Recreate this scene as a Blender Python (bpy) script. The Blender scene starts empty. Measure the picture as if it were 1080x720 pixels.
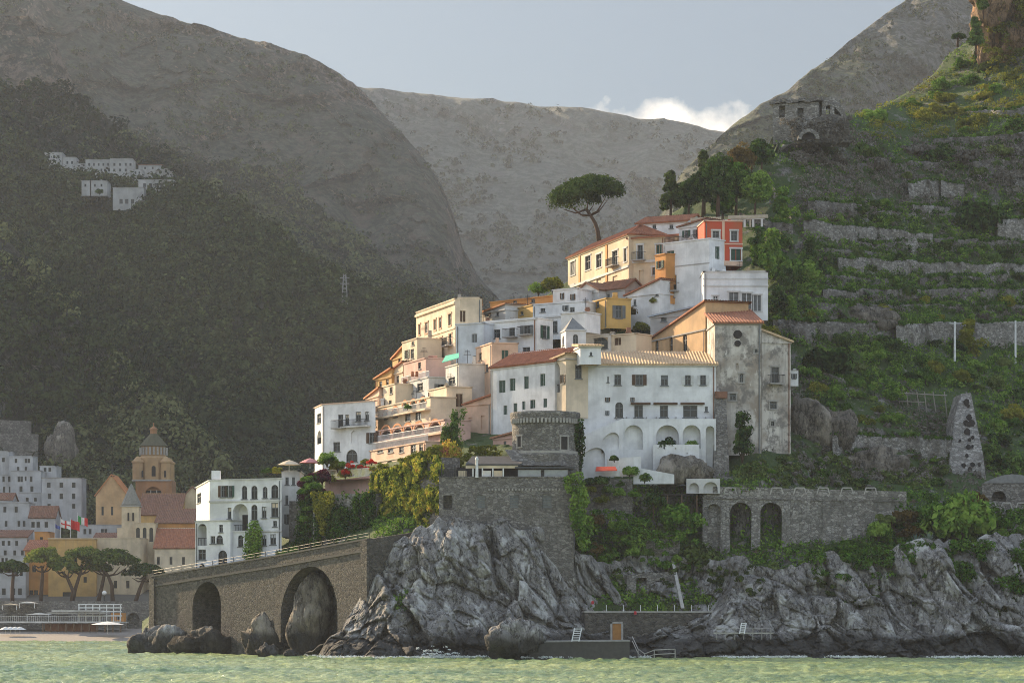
import bpy, math, random
import numpy as np
from mathutils import Vector
random.seed(7); RS=np.random.RandomState(11)
sc=bpy.context.scene; COL=sc.collection
# ---------------------------------------------------------------- survey: bearing (x,y) in a 1080x720 view + range -> metres
F=3000.0; H0=4.2; YH=651.0; CX=540.0
def P(x,y,D): return Vector(((x-CX)*D/F, D, H0+(YH-y)*D/F))
def Zy(y,D): return H0+(YH-y)*D/F
# ---------------------------------------------------------------- numpy noise
def _h(ix,iy,iz,s=0):
    n=(ix.astype(np.int64)*73856093)^(iy.astype(np.int64)*19349663)^(iz.astype(np.int64)*83492791)^(s*2654435761)
    n=n&0xffffffff
    n=((n^(n>>15))*2246822519)&0xffffffff
    n=((n^(n>>13))*3266489917)&0xffffffff
    return ((n^(n>>16))&0xffffff)/float(0xffffff)
def vnoise(p,s=0):
    f=np.floor(p); t=p-f; t=t*t*(3-2*t); i=f.astype(np.int64); r=0
    for a in (0,1):
        wx=t[:,0] if a else 1-t[:,0]
        for b in (0,1):
            wy=t[:,1] if b else 1-t[:,1]
            for c in (0,1):
                wz=t[:,2] if c else 1-t[:,2]
                r=r+wx*wy*wz*_h(i[:,0]+a,i[:,1]+b,i[:,2]+c,s)
    return r*2-1
def fbm(p,o=4,s=0,g=.5):
    r=0; a=1.
    for k in range(o):
        r=r+a*vnoise(p*(2.03**k)+17.3*k,s+k); a*=g
    return r
def worley(p,s=0):
    f=np.floor(p).astype(np.int64); n=len(p)
    F1=np.full(n,9.); F2=np.full(n,9.); dl=np.zeros((n,3)); rr=np.zeros((n,3))
    for a in (-1,0,1):
        for b in (-1,0,1):
            for c in (-1,0,1):
                x=f[:,0]+a; y=f[:,1]+b; z=f[:,2]+c
                q=np.stack([x+_h(x,y,z,s+1),y+_h(x,y,z,s+2),z+_h(x,y,z,s+3)],1)
                d=p-q; L=np.sqrt((d*d).sum(1))
                m=L<F1
                F2=np.where(m,F1,np.minimum(F2,L))
                if m.any():
                    F1=np.where(m,L,F1); dl[m]=d[m]
                    rr[m]=np.stack([_h(x[m],y[m],z[m],s+4),_h(x[m],y[m],z[m],s+5),_h(x[m],y[m],z[m],s+6)],1)
    return F1,F2,dl,rr
def rockdisp(p,sizes=((7,.3),(2.6,.32),(1.1,.3)),tilt=1.0,s=0,an=(1,1,.55)):
    d=np.zeros(len(p)); an=np.array(an)
    w=p+.35*np.stack([vnoise(p*.35,s+50),vnoise(p*.35,s+51),vnoise(p*.35,s+52)],1)
    for k,(S,A) in enumerate(sizes):
        F1,F2,dl,r=worley(w*an/S,s+10*k)
        e=np.clip(1-(F2-F1)/.16,0,1)
        d+=S*A*((r[:,0]-.5)+tilt*((r[:,1]-.5)*2.6*dl[:,0]+(r[:,2]-.35)*2.6*dl[:,2])-.34*e*e)
    return d
# ---------------------------------------------------------------- object helpers
def link(o): COL.objects.link(o); return o
def tag(o,label=None,cat=None,group=None,kind=None):
    if label: o['label']=label
    if cat: o['category']=cat
    if group: o['group']=group
    if kind or cat: o['kind']=kind or 'thing'
    return o
def thing(name,label,cat,loc,group=None):
    o=bpy.data.objects.new(name,None); o.location=loc; o.empty_display_size=.5
    o['_w']=tuple(loc); link(o); return tag(o,label,cat,group)
class MB:
    def __init__(s): s.v=[]; s.f=[]
    def poly(s,pts):
        i=len(s.v); s.v+=[Vector(p) for p in pts]; s.f.append(tuple(range(i,i+len(pts)))); return s
    def quad(s,a,b,c,d): return s.poly((a,b,c,d))
    def obox(s,o,a,b,c):
        i=len(s.v); o=Vector(o); a=Vector(a); b=Vector(b); c=Vector(c)
        s.v+=[o,o+a,o+a+b,o+b,o+c,o+a+c,o+a+b+c,o+b+c]
        for q in ((0,3,2,1),(4,5,6,7),(0,1,5,4),(1,2,6,5),(2,3,7,6),(3,0,4,7)): s.f.append(tuple(i+k for k in q))
        return s
    def box(s,c,sx,sy,sz): return s.obox((c[0]-sx/2,c[1]-sy/2,c[2]),(sx,0,0),(0,sy,0),(0,0,sz))
    def prism(s,pts,e):
        e=Vector(e); n=len(pts); i=len(s.v); s.v+=[Vector(p) for p in pts]+[Vector(p)+e for p in pts]
        s.f.append(tuple(range(i,i+n))); s.f.append(tuple(range(i+2*n-1,i+n-1,-1)))
        for k in range(n): s.f.append((i+k,i+(k+1)%n,i+n+(k+1)%n,i+n+k))
        return s
    def tube(s,pts,rad,n=6,cap=True):
        pts=[Vector(p) for p in pts]
        if not hasattr(rad,'__len__'): rad=[rad]*len(pts)
        base=len(s.v)
        for k,p in enumerate(pts):
            t=(pts[min(k+1,len(pts)-1)]-pts[max(k-1,0)])
            t=t.normalized() if t.length>1e-6 else Vector((0,0,1))
            a=t.cross(Vector((0,0,1)) if abs(t.z)<.9 else Vector((1,0,0))).normalized(); b=t.cross(a)
            for j in range(n):
                g=2*math.pi*j/n; s.v.append(p+(a*math.cos(g)+b*math.sin(g))*rad[k])
        for k in range(len(pts)-1):
            for j in range(n):
                s.f.append((base+k*n+j,base+k*n+(j+1)%n,base+(k+1)*n+(j+1)%n,base+(k+1)*n+j))
        if cap:
            s.f.append(tuple(base+j for j in range(n))[::-1]); s.f.append(tuple(base+(len(pts)-1)*n+j for j in range(n)))
        return s
    def lathe(s,c,prof,n=24,a0=0,a1=2*math.pi):
        c=Vector(c); base=len(s.v); full=abs(a1-a0-2*math.pi)<1e-6; m=n if full else n+1
        for r,z in prof:
            for j in range(m):
                g=a0+(a1-a0)*j/n; s.v.append(c+Vector((r*math.cos(g),r*math.sin(g),z)))
        for k in range(len(prof)-1):
            for j in range(n):
                j2=(j+1)%m; s.f.append((base+k*m+j,base+k*m+j2,base+(k+1)*m+j2,base+(k+1)*m+j))
        return s
    def build(s,name,mat,parent=None,smooth=False,loc=None):
        o0=Vector(parent['_w']) if parent else Vector(loc if loc is not None else (0,0,0))
        me=bpy.data.meshes.new(name); me.from_pydata([tuple(Vector(p)-o0) for p in s.v],[],s.f)
        if smooth: me.polygons.foreach_set('use_smooth',[True]*len(me.polygons))
        me.materials.append(mat); me.update()
        o=bpy.data.objects.new(name,me); link(o); o['_w']=tuple(o0)
        if parent: o.parent=parent
        else: o.location=o0
        return o
def npmesh(name,V,Q,mat,smooth=False,parent=None,loc=None):
    me=bpy.data.meshes.new(name); V=np.asarray(V,np.float32)
    o0=np.array(parent['_w'] if parent else (loc if loc is not None else (0,0,0)),np.float32)
    V=V-o0; Q=np.asarray(Q,np.int32); k=Q.shape[1]
    me.vertices.add(len(V)); me.vertices.foreach_set('co',V.ravel())
    me.loops.add(Q.size); me.loops.foreach_set('vertex_index',Q.ravel())
    me.polygons.add(len(Q)); me.polygons.foreach_set('loop_start',np.arange(0,Q.size,k,dtype=np.int32))
    try: me.polygons.foreach_set('loop_total',np.full(len(Q),k,np.int32))
    except Exception: pass
    if smooth: me.polygons.foreach_set('use_smooth',np.ones(len(Q),bool))
    me.update(calc_edges=True); me.materials.append(mat)
    o=bpy.data.objects.new(name,me); link(o); o['_w']=tuple(float(c) for c in o0)
    if parent: o.parent=parent
    else: o.location=o0
    return o
def gridfaces(nr,nc):
    i=np.arange(nr*nc).reshape(nr,nc)
    return np.stack([i[:-1,:-1].ravel(),i[1:,:-1].ravel(),i[1:,1:].ravel(),i[:-1,1:].ravel()],1)
# ---------------------------------------------------------------- materials
def nt(name):
    m=bpy.data.materials.new(name); m.use_nodes=True; t=m.node_tree; t.nodes.clear()
    return m,t
def N(t,typ,**kw):
    n=t.nodes.new(typ)
    for k,v in kw.items():
        if k in n.inputs.keys() if isinstance(k,str) else False: n.inputs[k].default_value=v
        else: setattr(n,k,v)
    return n
def L(t,a,b): t.links.new(a,b)
def c4(c): return (c[0],c[1],c[2],1)
def coords(t,scale=(1,1,1),world=False):
    m=N(t,'ShaderNodeMapping'); m.inputs['Scale'].default_value=scale
    if world: L(t,N(t,'ShaderNodeNewGeometry').outputs['Position'],m.inputs[0])
    else: L(t,N(t,'ShaderNodeTexCoord').outputs['Object'],m.inputs[0])
    return m.outputs[0]
def noise(t,co,scale,detail=4,rough=.55):
    n=N(t,'ShaderNodeTexNoise'); n.inputs['Scale'].default_value=scale; n.inputs['Detail'].default_value=detail; n.inputs['Roughness'].default_value=rough
    L(t,co,n.inputs['Vector']); return n.outputs['Fac']
def ramp(t,f,stops):
    r=N(t,'ShaderNodeValToRGB'); e=r.color_ramp.elements
    while len(e)<len(stops): e.new(.5)
    for q,(p,c) in zip(e,stops): q.position=p; q.color=c4(c) if hasattr(c,'__len__') else (c,c,c,1)
    L(t,f,r.inputs[0]); return r.outputs[0]
def mix(t,f,a,b,mode='MIX'):
    n=N(t,'ShaderNodeMix',data_type='RGBA',blend_type=mode)
    for s,v in ((0,f),(6,a),(7,b)):
        if hasattr(v,'is_linked') or hasattr(v,'links'): L(t,v,n.inputs[s])
        else: n.inputs[s].default_value=v if s==0 else c4(v)
    return n.outputs[2]
def finish(t,col,rough=.85,bump=None,bs=.3,bd=.1,spec=.3,metal=0):
    b=N(t,'ShaderNodeBsdfPrincipled'); o=N(t,'ShaderNodeOutputMaterial')
    if hasattr(col,'links'): L(t,col,b.inputs['Base Color'])
    else: b.inputs['Base Color'].default_value=c4(col)
    b.inputs['Roughness'].default_value=rough; b.inputs['Specular IOR Level'].default_value=spec; b.inputs['Metallic'].default_value=metal
    if bump is not None:
        k=N(t,'ShaderNodeBump'); k.inputs['Strength'].default_value=bs; k.inputs['Distance'].default_value=bd
        L(t,bump,k.inputs['Height']); L(t,k.outputs[0],b.inputs['Normal'])
    L(t,b.outputs[0],o.inputs[0]); return b
_M={}
def plain(name,c,rough=.7,metal=0,spec=.3):
    if name in _M: return _M[name]
    m,t=nt(name); co=coords(t); n=noise(t,co,2.5,3)
    d=tuple(x*.75 for x in c)
    finish(t,ramp(t,n,[(.3,d),(.65,c)]),rough,metal=metal,spec=spec); _M[name]=m; return m
def plaster(name,c,stain=.5,dirt=(.2,.18,.15),c2=None):
    """lime-washed wall: cloudy tone, vertical run-off streaks, flaking patches"""
    if name in _M: return _M[name]
    m,t=nt(name); co=coords(t); st=coords(t,(1.6,1.6,.12))
    n1=noise(t,co,.35,5,.6); n2=noise(t,st,1.0,5,.65); n3=noise(t,co,2.2,6,.7)
    c2=c2 or tuple(x*.72 for x in c)
    a=ramp(t,n1,[(.38,c2),(.58,c)])
    s=ramp(t,n2,[(.47,(0,0,0)),(.75,(stain,stain,stain))])
    a=mix(t,s,a,tuple(.45*x+.55*y for x,y in zip(c,dirt)))
    f=ramp(t,n3,[(.56,(0,0,0)),(.68,(stain*.8,)*3)])
    a=mix(t,f,a,tuple(.6*x+.4*y for x,y in zip(c,dirt)))
    if stain>1:
        n8=noise(t,co,.55,7,.72); n9=noise(t,coords(t,(1,1,.5)),.8,6,.7)
        a=mix(t,ramp(t,n8,[(.50,(0,0,0)),(.58,(.85,)*3)]),a,(.17,.155,.14)); a=mix(t,ramp(t,n9,[(.57,(0,0,0)),(.63,(.8,)*3)]),a,(.62,.58,.52))
    finish(t,a,.9,n3,.25,.05); _M[name]=m; return m
def masonry(name,c1,c2,size=.45,mortar=(.12,.11,.1),blot=(.08,.075,.065),bs=.7):
    if name in _M: return _M[name]
    m,t=nt(name); co=coords(t,(1,1,1.7)); co2=coords(t)
    w=N(t,'ShaderNodeVectorMath',operation='MULTIPLY_ADD'); nn=N(t,'ShaderNodeTexNoise'); nn.inputs['Scale'].default_value=1.2
    L(t,co,nn.inputs['Vector']); L(t,nn.outputs['Color'],w.inputs[0]); w.inputs[1].default_value=(.35,.35,.35); L(t,co,w.inputs[2])
    v=N(t,'ShaderNodeTexVoronoi',feature='F1'); v.inputs['Scale'].default_value=1/size; L(t,w.outputs[0],v.inputs['Vector'])
    e=N(t,'ShaderNodeTexVoronoi',feature='DISTANCE_TO_EDGE'); e.inputs['Scale'].default_value=1/size; L(t,w.outputs[0],e.inputs['Vector'])
    sep=N(t,'ShaderNodeSeparateColor'); L(t,v.outputs['Color'],sep.inputs[0])
    a=ramp(t,sep.outputs[0],[(.1,c1),(.55,tuple((x+y)/2 for x,y in zip(c1,c2))),(.95,c2)])
    n=noise(t,co2,.3,6,.65); n2=noise(t,co2,3.,5,.7)
    a=mix(t,ramp(t,n,[(.5,(0,0,0)),(.68,(.75,)*3)]),a,blot)
    ef=ramp(t,e.outputs[0],[(.0,(1,1,1)),(.07,(0,0,0))])
    a=mix(t,ef,a,mortar)
    a=mix(t,ramp(t,n2,[(.45,(0,0,0)),(.7,(.5,)*3)]),a,tuple(.5*x for x in c1))
    hh=N(t,'ShaderNodeMath',operation='ADD'); L(t,ramp(t,e.outputs[0],[(0,0),(.12,1)]),hh.inputs[0]); L(t,n2,hh.inputs[1])
    finish(t,a,.95,hh.outputs[0],bs,.12); _M[name]=m; return m
def tiles(name,c1,c2):
    if name in _M: return _M[name]
    m,t=nt(name); co=coords(t); n=noise(t,co,1.3,6,.7); n2=noise(t,co,7,3)
    a=ramp(t,n,[(.32,c1),(.66,c2)]); a=mix(t,ramp(t,n2,[(.5,(0,0,0)),(.75,(.5,)*3)]),a,(.12,.09,.07))
    finish(t,a,.9,n2,.4,.05); _M[name]=m; return m
def leafmat(name,stops,trans=.3,nscale=.9):
    if name in _M: return _M[name]
    m,t=nt(name); co=coords(t,world=True); n=noise(t,co,nscale,5,.7); oi=N(t,'ShaderNodeObjectInfo')
    ad=N(t,'ShaderNodeMath',operation='MULTIPLY_ADD'); L(t,oi.outputs['Random'],ad.inputs[0]); ad.inputs[1].default_value=.22; L(t,n,ad.inputs[2])
    sb=N(t,'ShaderNodeMath',operation='SUBTRACT'); L(t,ad.outputs[0],sb.inputs[0]); sb.inputs[1].default_value=.11
    c=ramp(t,sb.outputs[0],stops)
    d=N(t,'ShaderNodeBsdfDiffuse'); tr=N(t,'ShaderNodeBsdfTranslucent'); L(t,c,d.inputs[0]); L(t,c,tr.inputs[0])
    mx=N(t,'ShaderNodeMixShader'); mx.inputs[0].default_value=trans; L(t,d.outputs[0],mx.inputs[1]); L(t,tr.outputs[0],mx.inputs[2])
    L(t,mx.outputs[0],N(t,'ShaderNodeOutputMaterial').inputs[0]); _M[name]=m; return m
def rockmat(name,light,mid,dark,veg=None,wet=True,rust=None,sc=1.0):
    if name in _M: return _M[name]
    m,t=nt(name); co=coords(t,(1,1,.6),world=True); co2=coords(t,(1,.7,.35),world=True)
    n1=noise(t,co,.22*sc,7,.65); n2=noise(t,co2,1.3*sc,7,.75); n3=noise(t,co,4*sc,5,.7)
    a=ramp(t,n2,[(.33,dark),(.45,mid),(.54,tuple(.8*x for x in mid)),(.64,light)])
    a=mix(t,ramp(t,n1,[(.4,(.55,)*3),(.62,(0,0,0))]),a,tuple(.55*x for x in mid))
    v=N(t,'ShaderNodeTexVoronoi',feature='DISTANCE_TO_EDGE'); v.inputs['Scale'].default_value=.55*sc
    w=N(t,'ShaderNodeVectorMath',operation='MULTIPLY_ADD'); nn=N(t,'ShaderNodeTexNoise'); nn.inputs['Scale'].default_value=.9*sc; nn.inputs['Detail'].default_value=5
    L(t,co,nn.inputs['Vector']); L(t,nn.outputs['Color'],w.inputs[0]); w.inputs[1].default_value=(1.8,)*3; L(t,co,w.inputs[2]); L(t,w.outputs[0],v.inputs['Vector'])
    cr=ramp(t,v.outputs[0],[(0,(.55,)*3),(.035,(0,0,0))]); a=mix(t,cr,a,dark)
    n6=noise(t,coords(t,(1,.8,.38),world=True),.8*sc,6,.6); a=mix(t,ramp(t,n6,[(.465,(0,0,0)),(.493,(.9,)*3),(.521,(0,0,0))]),a,tuple(.6*x for x in dark))
    n7=noise(t,coords(t,(1,.8,.5),world=True),.45*sc,5,.6); a=mix(t,ramp(t,n7,[(.53,(0,0,0)),(.62,(.55,)*3)]),a,tuple(min(.72,1.25*x) for x in light))
    if rust:
        n4=noise(t,co,.5*sc,5,.6); a=mix(t,ramp(t,n4,[(.58,(0,0,0)),(.7,(.7,)*3)]),a,rust)
    if veg:
        n5=noise(t,co,.35*sc,7,.75); g=N(t,'ShaderNodeNewGeometry'); s=N(t,'ShaderNodeSeparateXYZ'); L(t,g.outputs['Normal'],s.inputs[0])
        ad=N(t,'ShaderNodeMath',operation='MULTIPLY_ADD'); L(t,s.outputs[2],ad.inputs[0]); ad.inputs[1].default_value=.22; L(t,n5,ad.inputs[2])
        a=mix(t,ramp(t,ad.outputs[0],[(.555,(0,0,0)),(.64,(1,1,1))]),a,veg)
    if wet:
        g=N(t,'ShaderNodeNewGeometry'); s=N(t,'ShaderNodeSeparateXYZ'); L(t,g.outputs['Position'],s.inputs[0])
        ad=N(t,'ShaderNodeMath',operation='MULTIPLY_ADD'); L(t,n1,ad.inputs[0]); ad.inputs[1].default_value=-4.; L(t,s.outputs[2],ad.inputs[2])
        a=mix(t,ramp(t,ad.outputs[0],[(0,(.85,)*3),(.9,(.0,)*3)]),a,(.02,.018,.015))
    hh=N(t,'ShaderNodeMath',operation='ADD'); L(t,n2,hh.inputs[0]); L(t,n3,hh.inputs[1])
    finish(t,a,.9,hh.outputs[0],.9,.35); _M[name]=m; return m
EXPO=1.15; HAZED=.00008; HAZEC=(.80,.89,1.0,1); HAZEG=.1
# ---------------------------------------------------------------- light, sky, camera
AZ=math.radians(49); EL=math.radians(21)
TS=Vector((-math.cos(AZ)*math.cos(EL), math.sin(AZ)*math.cos(EL), math.sin(EL)))
w=bpy.data.worlds.new("World"); sc.world=w; w.use_nodes=True; t=w.node_tree; t.nodes.clear()
sky=N(t,'ShaderNodeTexSky'); sky.sky_type='NISHITA'; sky.sun_disc=False; sky.sun_elevation=EL
sky.sun_rotation=math.atan2(TS.x,TS.y); sky.altitude=0; sky.air_density=1.0; sky.dust_density=2.2; sky.ozone_density=1.6
bg=N(t,'ShaderNodeBackground'); bg.inputs[1].default_value=.15
tc=N(t,'ShaderNodeTexCoord'); sp=N(t,'ShaderNodeSeparateXYZ'); L(t,tc.outputs['Generated'],sp.inputs[0])
# a low bank of cumulus over the saddle: azimuth/elevation mask broken by noise
def M_(op,a,b=None,c=None):
    n=N(t,'ShaderNodeMath',operation=op)
    for i,v in enumerate((a,b,c)):
        if v is None: continue
        if hasattr(v,'links'): L(t,v,n.inputs[i])
        else: n.inputs[i].default_value=v
    return n.outputs[0]
az=M_('DIVIDE',sp.outputs[0],sp.outputs[1]); el=M_('DIVIDE',sp.outputs[2],sp.outputs[1])
nz=N(t,'ShaderNodeTexNoise'); nz.inputs['Scale'].default_value=52; nz.inputs['Detail'].default_value=7; nz.inputs['Roughness'].default_value=.55
L(t,tc.outputs['Generated'],nz.inputs['Vector'])
dx=M_('DIVIDE',M_('SUBTRACT',az,.056),.056); 
top=M_('MULTIPLY',M_('SUBTRACT',1.0,M_('MULTIPLY',dx,dx)),.0165)
hgt=M_('SUBTRACT',M_('ADD',.1655,top),el)
dens=M_('ADD',M_('MULTIPLY',hgt,55.),M_('MULTIPLY',M_('SUBTRACT',nz.outputs[0],.5),1.6))
fr=M_('GREATER_THAN',sp.outputs[1],0.)
cm=ramp(t,dens,[(.0,0),(.45,1)]); cm=M_('MULTIPLY',cm,fr)
nz2=N(t,'ShaderNodeTexNoise'); nz2.inputs['Scale'].default_value=90; nz2.inputs['Detail'].default_value=5; L(t,tc.outputs['Generated'],nz2.inputs['Vector'])
cc=ramp(t,nz2.outputs[0],[(.3,(3.4,3.1,2.8)),(.65,(5.4,4.9,4.2))])
sk=mix(t,1.0,sky.outputs[0],ramp(t,sp.outputs[2],[(.0,(.42,.43,.44)),(.22,(.46,.47,.49)),(.42,(1,1,1)),(.8,(1,1,1))]),'MULTIPLY')
hs=N(t,'ShaderNodeHueSaturation'); hs.inputs['Saturation'].default_value=.7; L(t,sk,hs.inputs['Color'])
yy_=M_('MULTIPLY_ADD',sp.outputs[1],.5,.5); sk=mix(t,1.0,hs.outputs[0],ramp(t,yy_,[(.05,(1.84,1.70,1.52)),(.55,(1.1,1.1,1.1)),(.95,(.36,.42,.48))]),'MULTIPLY')  # unseen sky behind the camera brightened as fill for shaded front walls
L(t,mix(t,cm,sk,cc),bg.inputs[0]); L(t,bg.outputs[0],N(t,'ShaderNodeOutputWorld').inputs[0])
sl=bpy.data.lights.new('sun','SUN'); sl.energy=5.0; sl.angle=math.radians(.5); sl.color=(1,.76,.48)
so=bpy.data.objects.new('sun',sl); link(so); so.rotation_euler=TS.to_track_quat('Z','Y').to_euler(); so.location=(-300,500,300)
cam=bpy.data.cameras.new('camera'); co_=bpy.data.objects.new('camera',cam); link(co_)
co_.location=(0,0,H0); co_.rotation_euler=(math.pi/2,0,0)
cam.sensor_width=36; cam.lens=100; cam.shift_y=(YH-360)/1080; cam.clip_start=1; cam.clip_end=12000; sc.camera=co_
vs=sc.view_settings; vs.view_transform='Standard'; vs.look='None'; vs.gamma=1; vs.exposure=EXPO; vs.use_curve_mapping=False
cy=sc.cycles; cy.use_denoising=True; cy.denoiser='OPENIMAGEDENOISE'; cy.denoising_input_passes='RGB_ALBEDO_NORMAL'; cy.denoising_prefilter='NONE'; cy.filter_width=1.0; cy.pixel_filter_type='BLACKMAN_HARRIS'; cy.max_bounces=5; cy.diffuse_bounces=3; cy.glossy_bounces=2; cy.transmission_bounces=2; cy.transparent_max_bounces=4; cy.volume_bounces=0
cy.caustics_reflective=False; cy.caustics_refractive=False; cy.sample_clamp_indirect=4
# ---------------------------------------------------------------- haze
m,t=nt('sea_haze'); pv=N(t,'ShaderNodeVolumePrincipled'); pv.inputs['Color'].default_value=HAZEC; pv.inputs['Density'].default_value=HAZED; pv.inputs['Anisotropy'].default_value=HAZEG
L(t,pv.outputs[0],N(t,'ShaderNodeOutputMaterial').inputs['Volume'])
hz=MB().obox((-720,-12,-1.5),(1440,0,0),(0,3100,0),(0,0,700)).build('haze',m); tag(hz,'thin grey sea haze filling the valley','haze',kind='stuff')
# ---------------------------------------------------------------- sea
def sea():
    ys=np.concatenate([np.arange(60,150,1.0),150*np.exp(np.arange(0,1.62,.0022))]); ys=ys[ys<720]
    u=np.linspace(-.235,.235,620)
    Y,U=np.meshgrid(ys,u,indexing='ij'); X=U*Y
    p=np.stack([X.ravel()*.22,Y.ravel()*.40,np.zeros(X.size)],1)
    q=np.stack([X.ravel()*.7,Y.ravel()*1.1,np.zeros(X.size)],1)
    z=.30*(1-np.abs(fbm(p,3,3)))+.20*fbm(q*1.3,3,9)+.06*np.sin(Y.ravel()*.5+X.ravel()*.12)-.12
    V=np.stack([X.ravel(),Y.ravel(),z-.1],1)
    m,t=nt('sea_water'); co=coords(t,(.5,1.1,1),world=True); n=noise(t,co,2.2,4,.65); big=noise(t,coords(t,(.03,.02,1),world=True),1.,3)
    col=ramp(t,big,[(.35,(.15,.235,.10)),(.65,(.37,.42,.165))])
    finish(t,col,.18,n,1.,.3,spec=.5)
    o=npmesh('sea',V,gridfaces(len(ys),len(u)),m,True); tag(o,kind='structure')
    o2=MB().obox((-2500,-40,-9),(5000,0,0),(0,3000,0),(0,0,8)).build('seabed',plain('sand_bed',(.25,.25,.18))); tag(o2,kind='structure')
sea()
# ---------------------------------------------------------------- hills
def interp(pl,x):
    a=np.array(pl,float); return np.interp(x,a[:,0],a[:,1])
class Hill:
    def __init__(s,name,sky_,ybot,Dc,Df,mat,step=3.,pw=1.,gul=(60,14),rough=(12,2.),seed=0,back=180,rock=None,strata=None,x0=None,x1=None,faces=None):
        a=np.array(sky_,float); x0=a[0,0] if x0 is None else x0; x1=a[-1,0] if x1 is None else x1
        xs=np.arange(x0,x1+.1,step); yc=np.interp(xs,a[:,0],a[:,1])
        nr=int((ybot-yc.min())/step)+2; tt=np.linspace(0,1,nr)[:,None]
        Dcx=interp(Dc,xs) if hasattr(Dc,'__len__') else np.full(len(xs),Dc); Dfx=interp(Df,xs) if hasattr(Df,'__len__') else np.full(len(xs),Df)
        yy=yc[None,:]+(ybot-yc[None,:])*tt; DD=Dcx[None,:]-(Dcx-Dfx)[None,:]*tt**pw; XX=np.repeat(xs[None,:],nr,0)
        wx=(XX-CX)*DD/F; wz=H0+(YH-yy)*DD/F
        p=np.stack([wx.ravel(),DD.ravel()*.6,wz.ravel()],1)
        g=np.abs(fbm(p*np.array([1,.4,.35])/gul[0],4,seed))*gul[1]-gul[1]*.4
        r=fbm(p/rough[0],5,seed+7,.6)*rough[1]
        if rock is not None: r=r+rockdisp(p/rock[0],s=seed)*rock[1]
        if strata:
            hh=p[:,2]/strata[0]+.9*fbm(p*np.array([1,1,.5])/150.,3,seed+30); fr=hh-np.floor(hh); r=r+strata[1]*(np.where(fr<.8,fr/.8,(1-fr)/.2)-.5)*np.clip(.6+fbm(p/90.,2,seed+31),0,1)
        fade=np.clip(tt*6,0.15,1)*np.ones_like(XX)
        d=(g*fade.ravel()+r).reshape(XX.shape)
        DD=DD+d; wx=(XX-CX)*(DD-d*.6)/F; wz=wz+.5*r.reshape(XX.shape)*fade
        s.nr,s.nc=XX.shape; s.X,s.Y,s.Z=wx,DD,wz
        # far side of the crest
        nb=6; bX=[];bY=[];bZ=[]
        for k in range(nb,0,-1):
            q=k/nb; bX.append(wx[0]*(1+.0*q)); bY.append(DD[0]+back*q); bZ.append(wz[0]-(wz[0]+5)*q**1.5)
        X=np.concatenate([np.array(bX),wx]);Y=np.concatenate([np.array(bY),DD]);Z=np.concatenate([np.array(bZ),wz])
        s.o=npmesh(name,np.stack([X.ravel(),Y.ravel(),Z.ravel()],1),gridfaces(X.shape[0],X.shape[1]),mat,False); tag(s.o,kind='structure')
    def pick(s,n,rs,tmin=0.,mask=None):
        r=rs.rand(n)*(s.nr-2)*(1-tmin)+tmin*(s.nr-2); c=rs.rand(n)*(s.nc-2); i=r.astype(int); j=c.astype(int)
        a=(r-i); b=(c-j)
        def g(A): return A[i,j]*(1-a)*(1-b)+A[i+1,j]*a*(1-b)+A[i,j+1]*(1-a)*b+A[i+1,j+1]*a*b
        return np.stack([g(s.X),g(s.Y),g(s.Z)],1)
def cards(C,R,n,size,rs,squash=.8,updown=-.25,jit=.42):
    """leaf clumps: for each crown centre C (m,3) of radius R (m,) scatter n small leaf faces through its shell"""
    m=len(C); d=rs.normal(size=(m,n,3)); d/=np.linalg.norm(d,axis=2,keepdims=True)
    d[:,:,2]=np.where(d[:,:,2]<updown,-d[:,:,2],d[:,:,2])
    rad=(.55+.5*rs.rand(m,n,1)**.6)*R[:,None,None]
    pos=C[:,None,:]+d*rad*np.array([1,1,squash])
    nn=d+rs.normal(size=d.shape)*jit; nn/=np.linalg.norm(nn,axis=2,keepdims=True)
    a=np.cross(nn,rs.normal(size=d.shape)); a/=np.linalg.norm(a,axis=2,keepdims=True)+1e-9; b=np.cross(nn,a)
    sz=(size*(.6+.8*rs.rand(m,n,1)))
    V=np.stack([pos-a*sz,pos-b*sz*.6,pos+a*sz,pos+b*sz*.6],2).reshape(-1,3)
    Q=np.arange(len(V)).reshape(-1,4); return V,Q
def forest(name,label,hill,n,R,cn,cs,mats,seed,tmin=0.,clump=None):
    rs=np.random.RandomState(seed); C=hill.pick(n,rs,tmin)
    f=fbm(C/(R*14.),3,seed)+.35*rs.normal(size=len(C))
    if clump is not None: C=C[f>clump]; f=f[f>clump]
    if name=='mountain_scrub' and hill is hE: kp=~((C[:,0]>-112)&(C[:,2]>195)&(C[:,2]<300)&(rs.rand(len(C))<.85)); C=C[kp]; f=f[kp]
    C[:,2]+=R*.25; rad=R*(.4+1.2*rs.rand(len(C))**1.6); q=np.quantile(f,[.4,.75])
    for k,(kind,m) in enumerate(zip(('darkest green','mid green','olive green'),mats)):
        sel=(f<=q[0]) if k==0 else (f>q[0])&(f<=q[1]) if k==1 else f>q[1]
        V,Q=cards(C[sel],rad[sel],cn,cs,rs,1.05,-.25,.25)
        tag(npmesh(name,V,Q,m),kind+' part of the '+label,'forest',kind='stuff')
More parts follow.
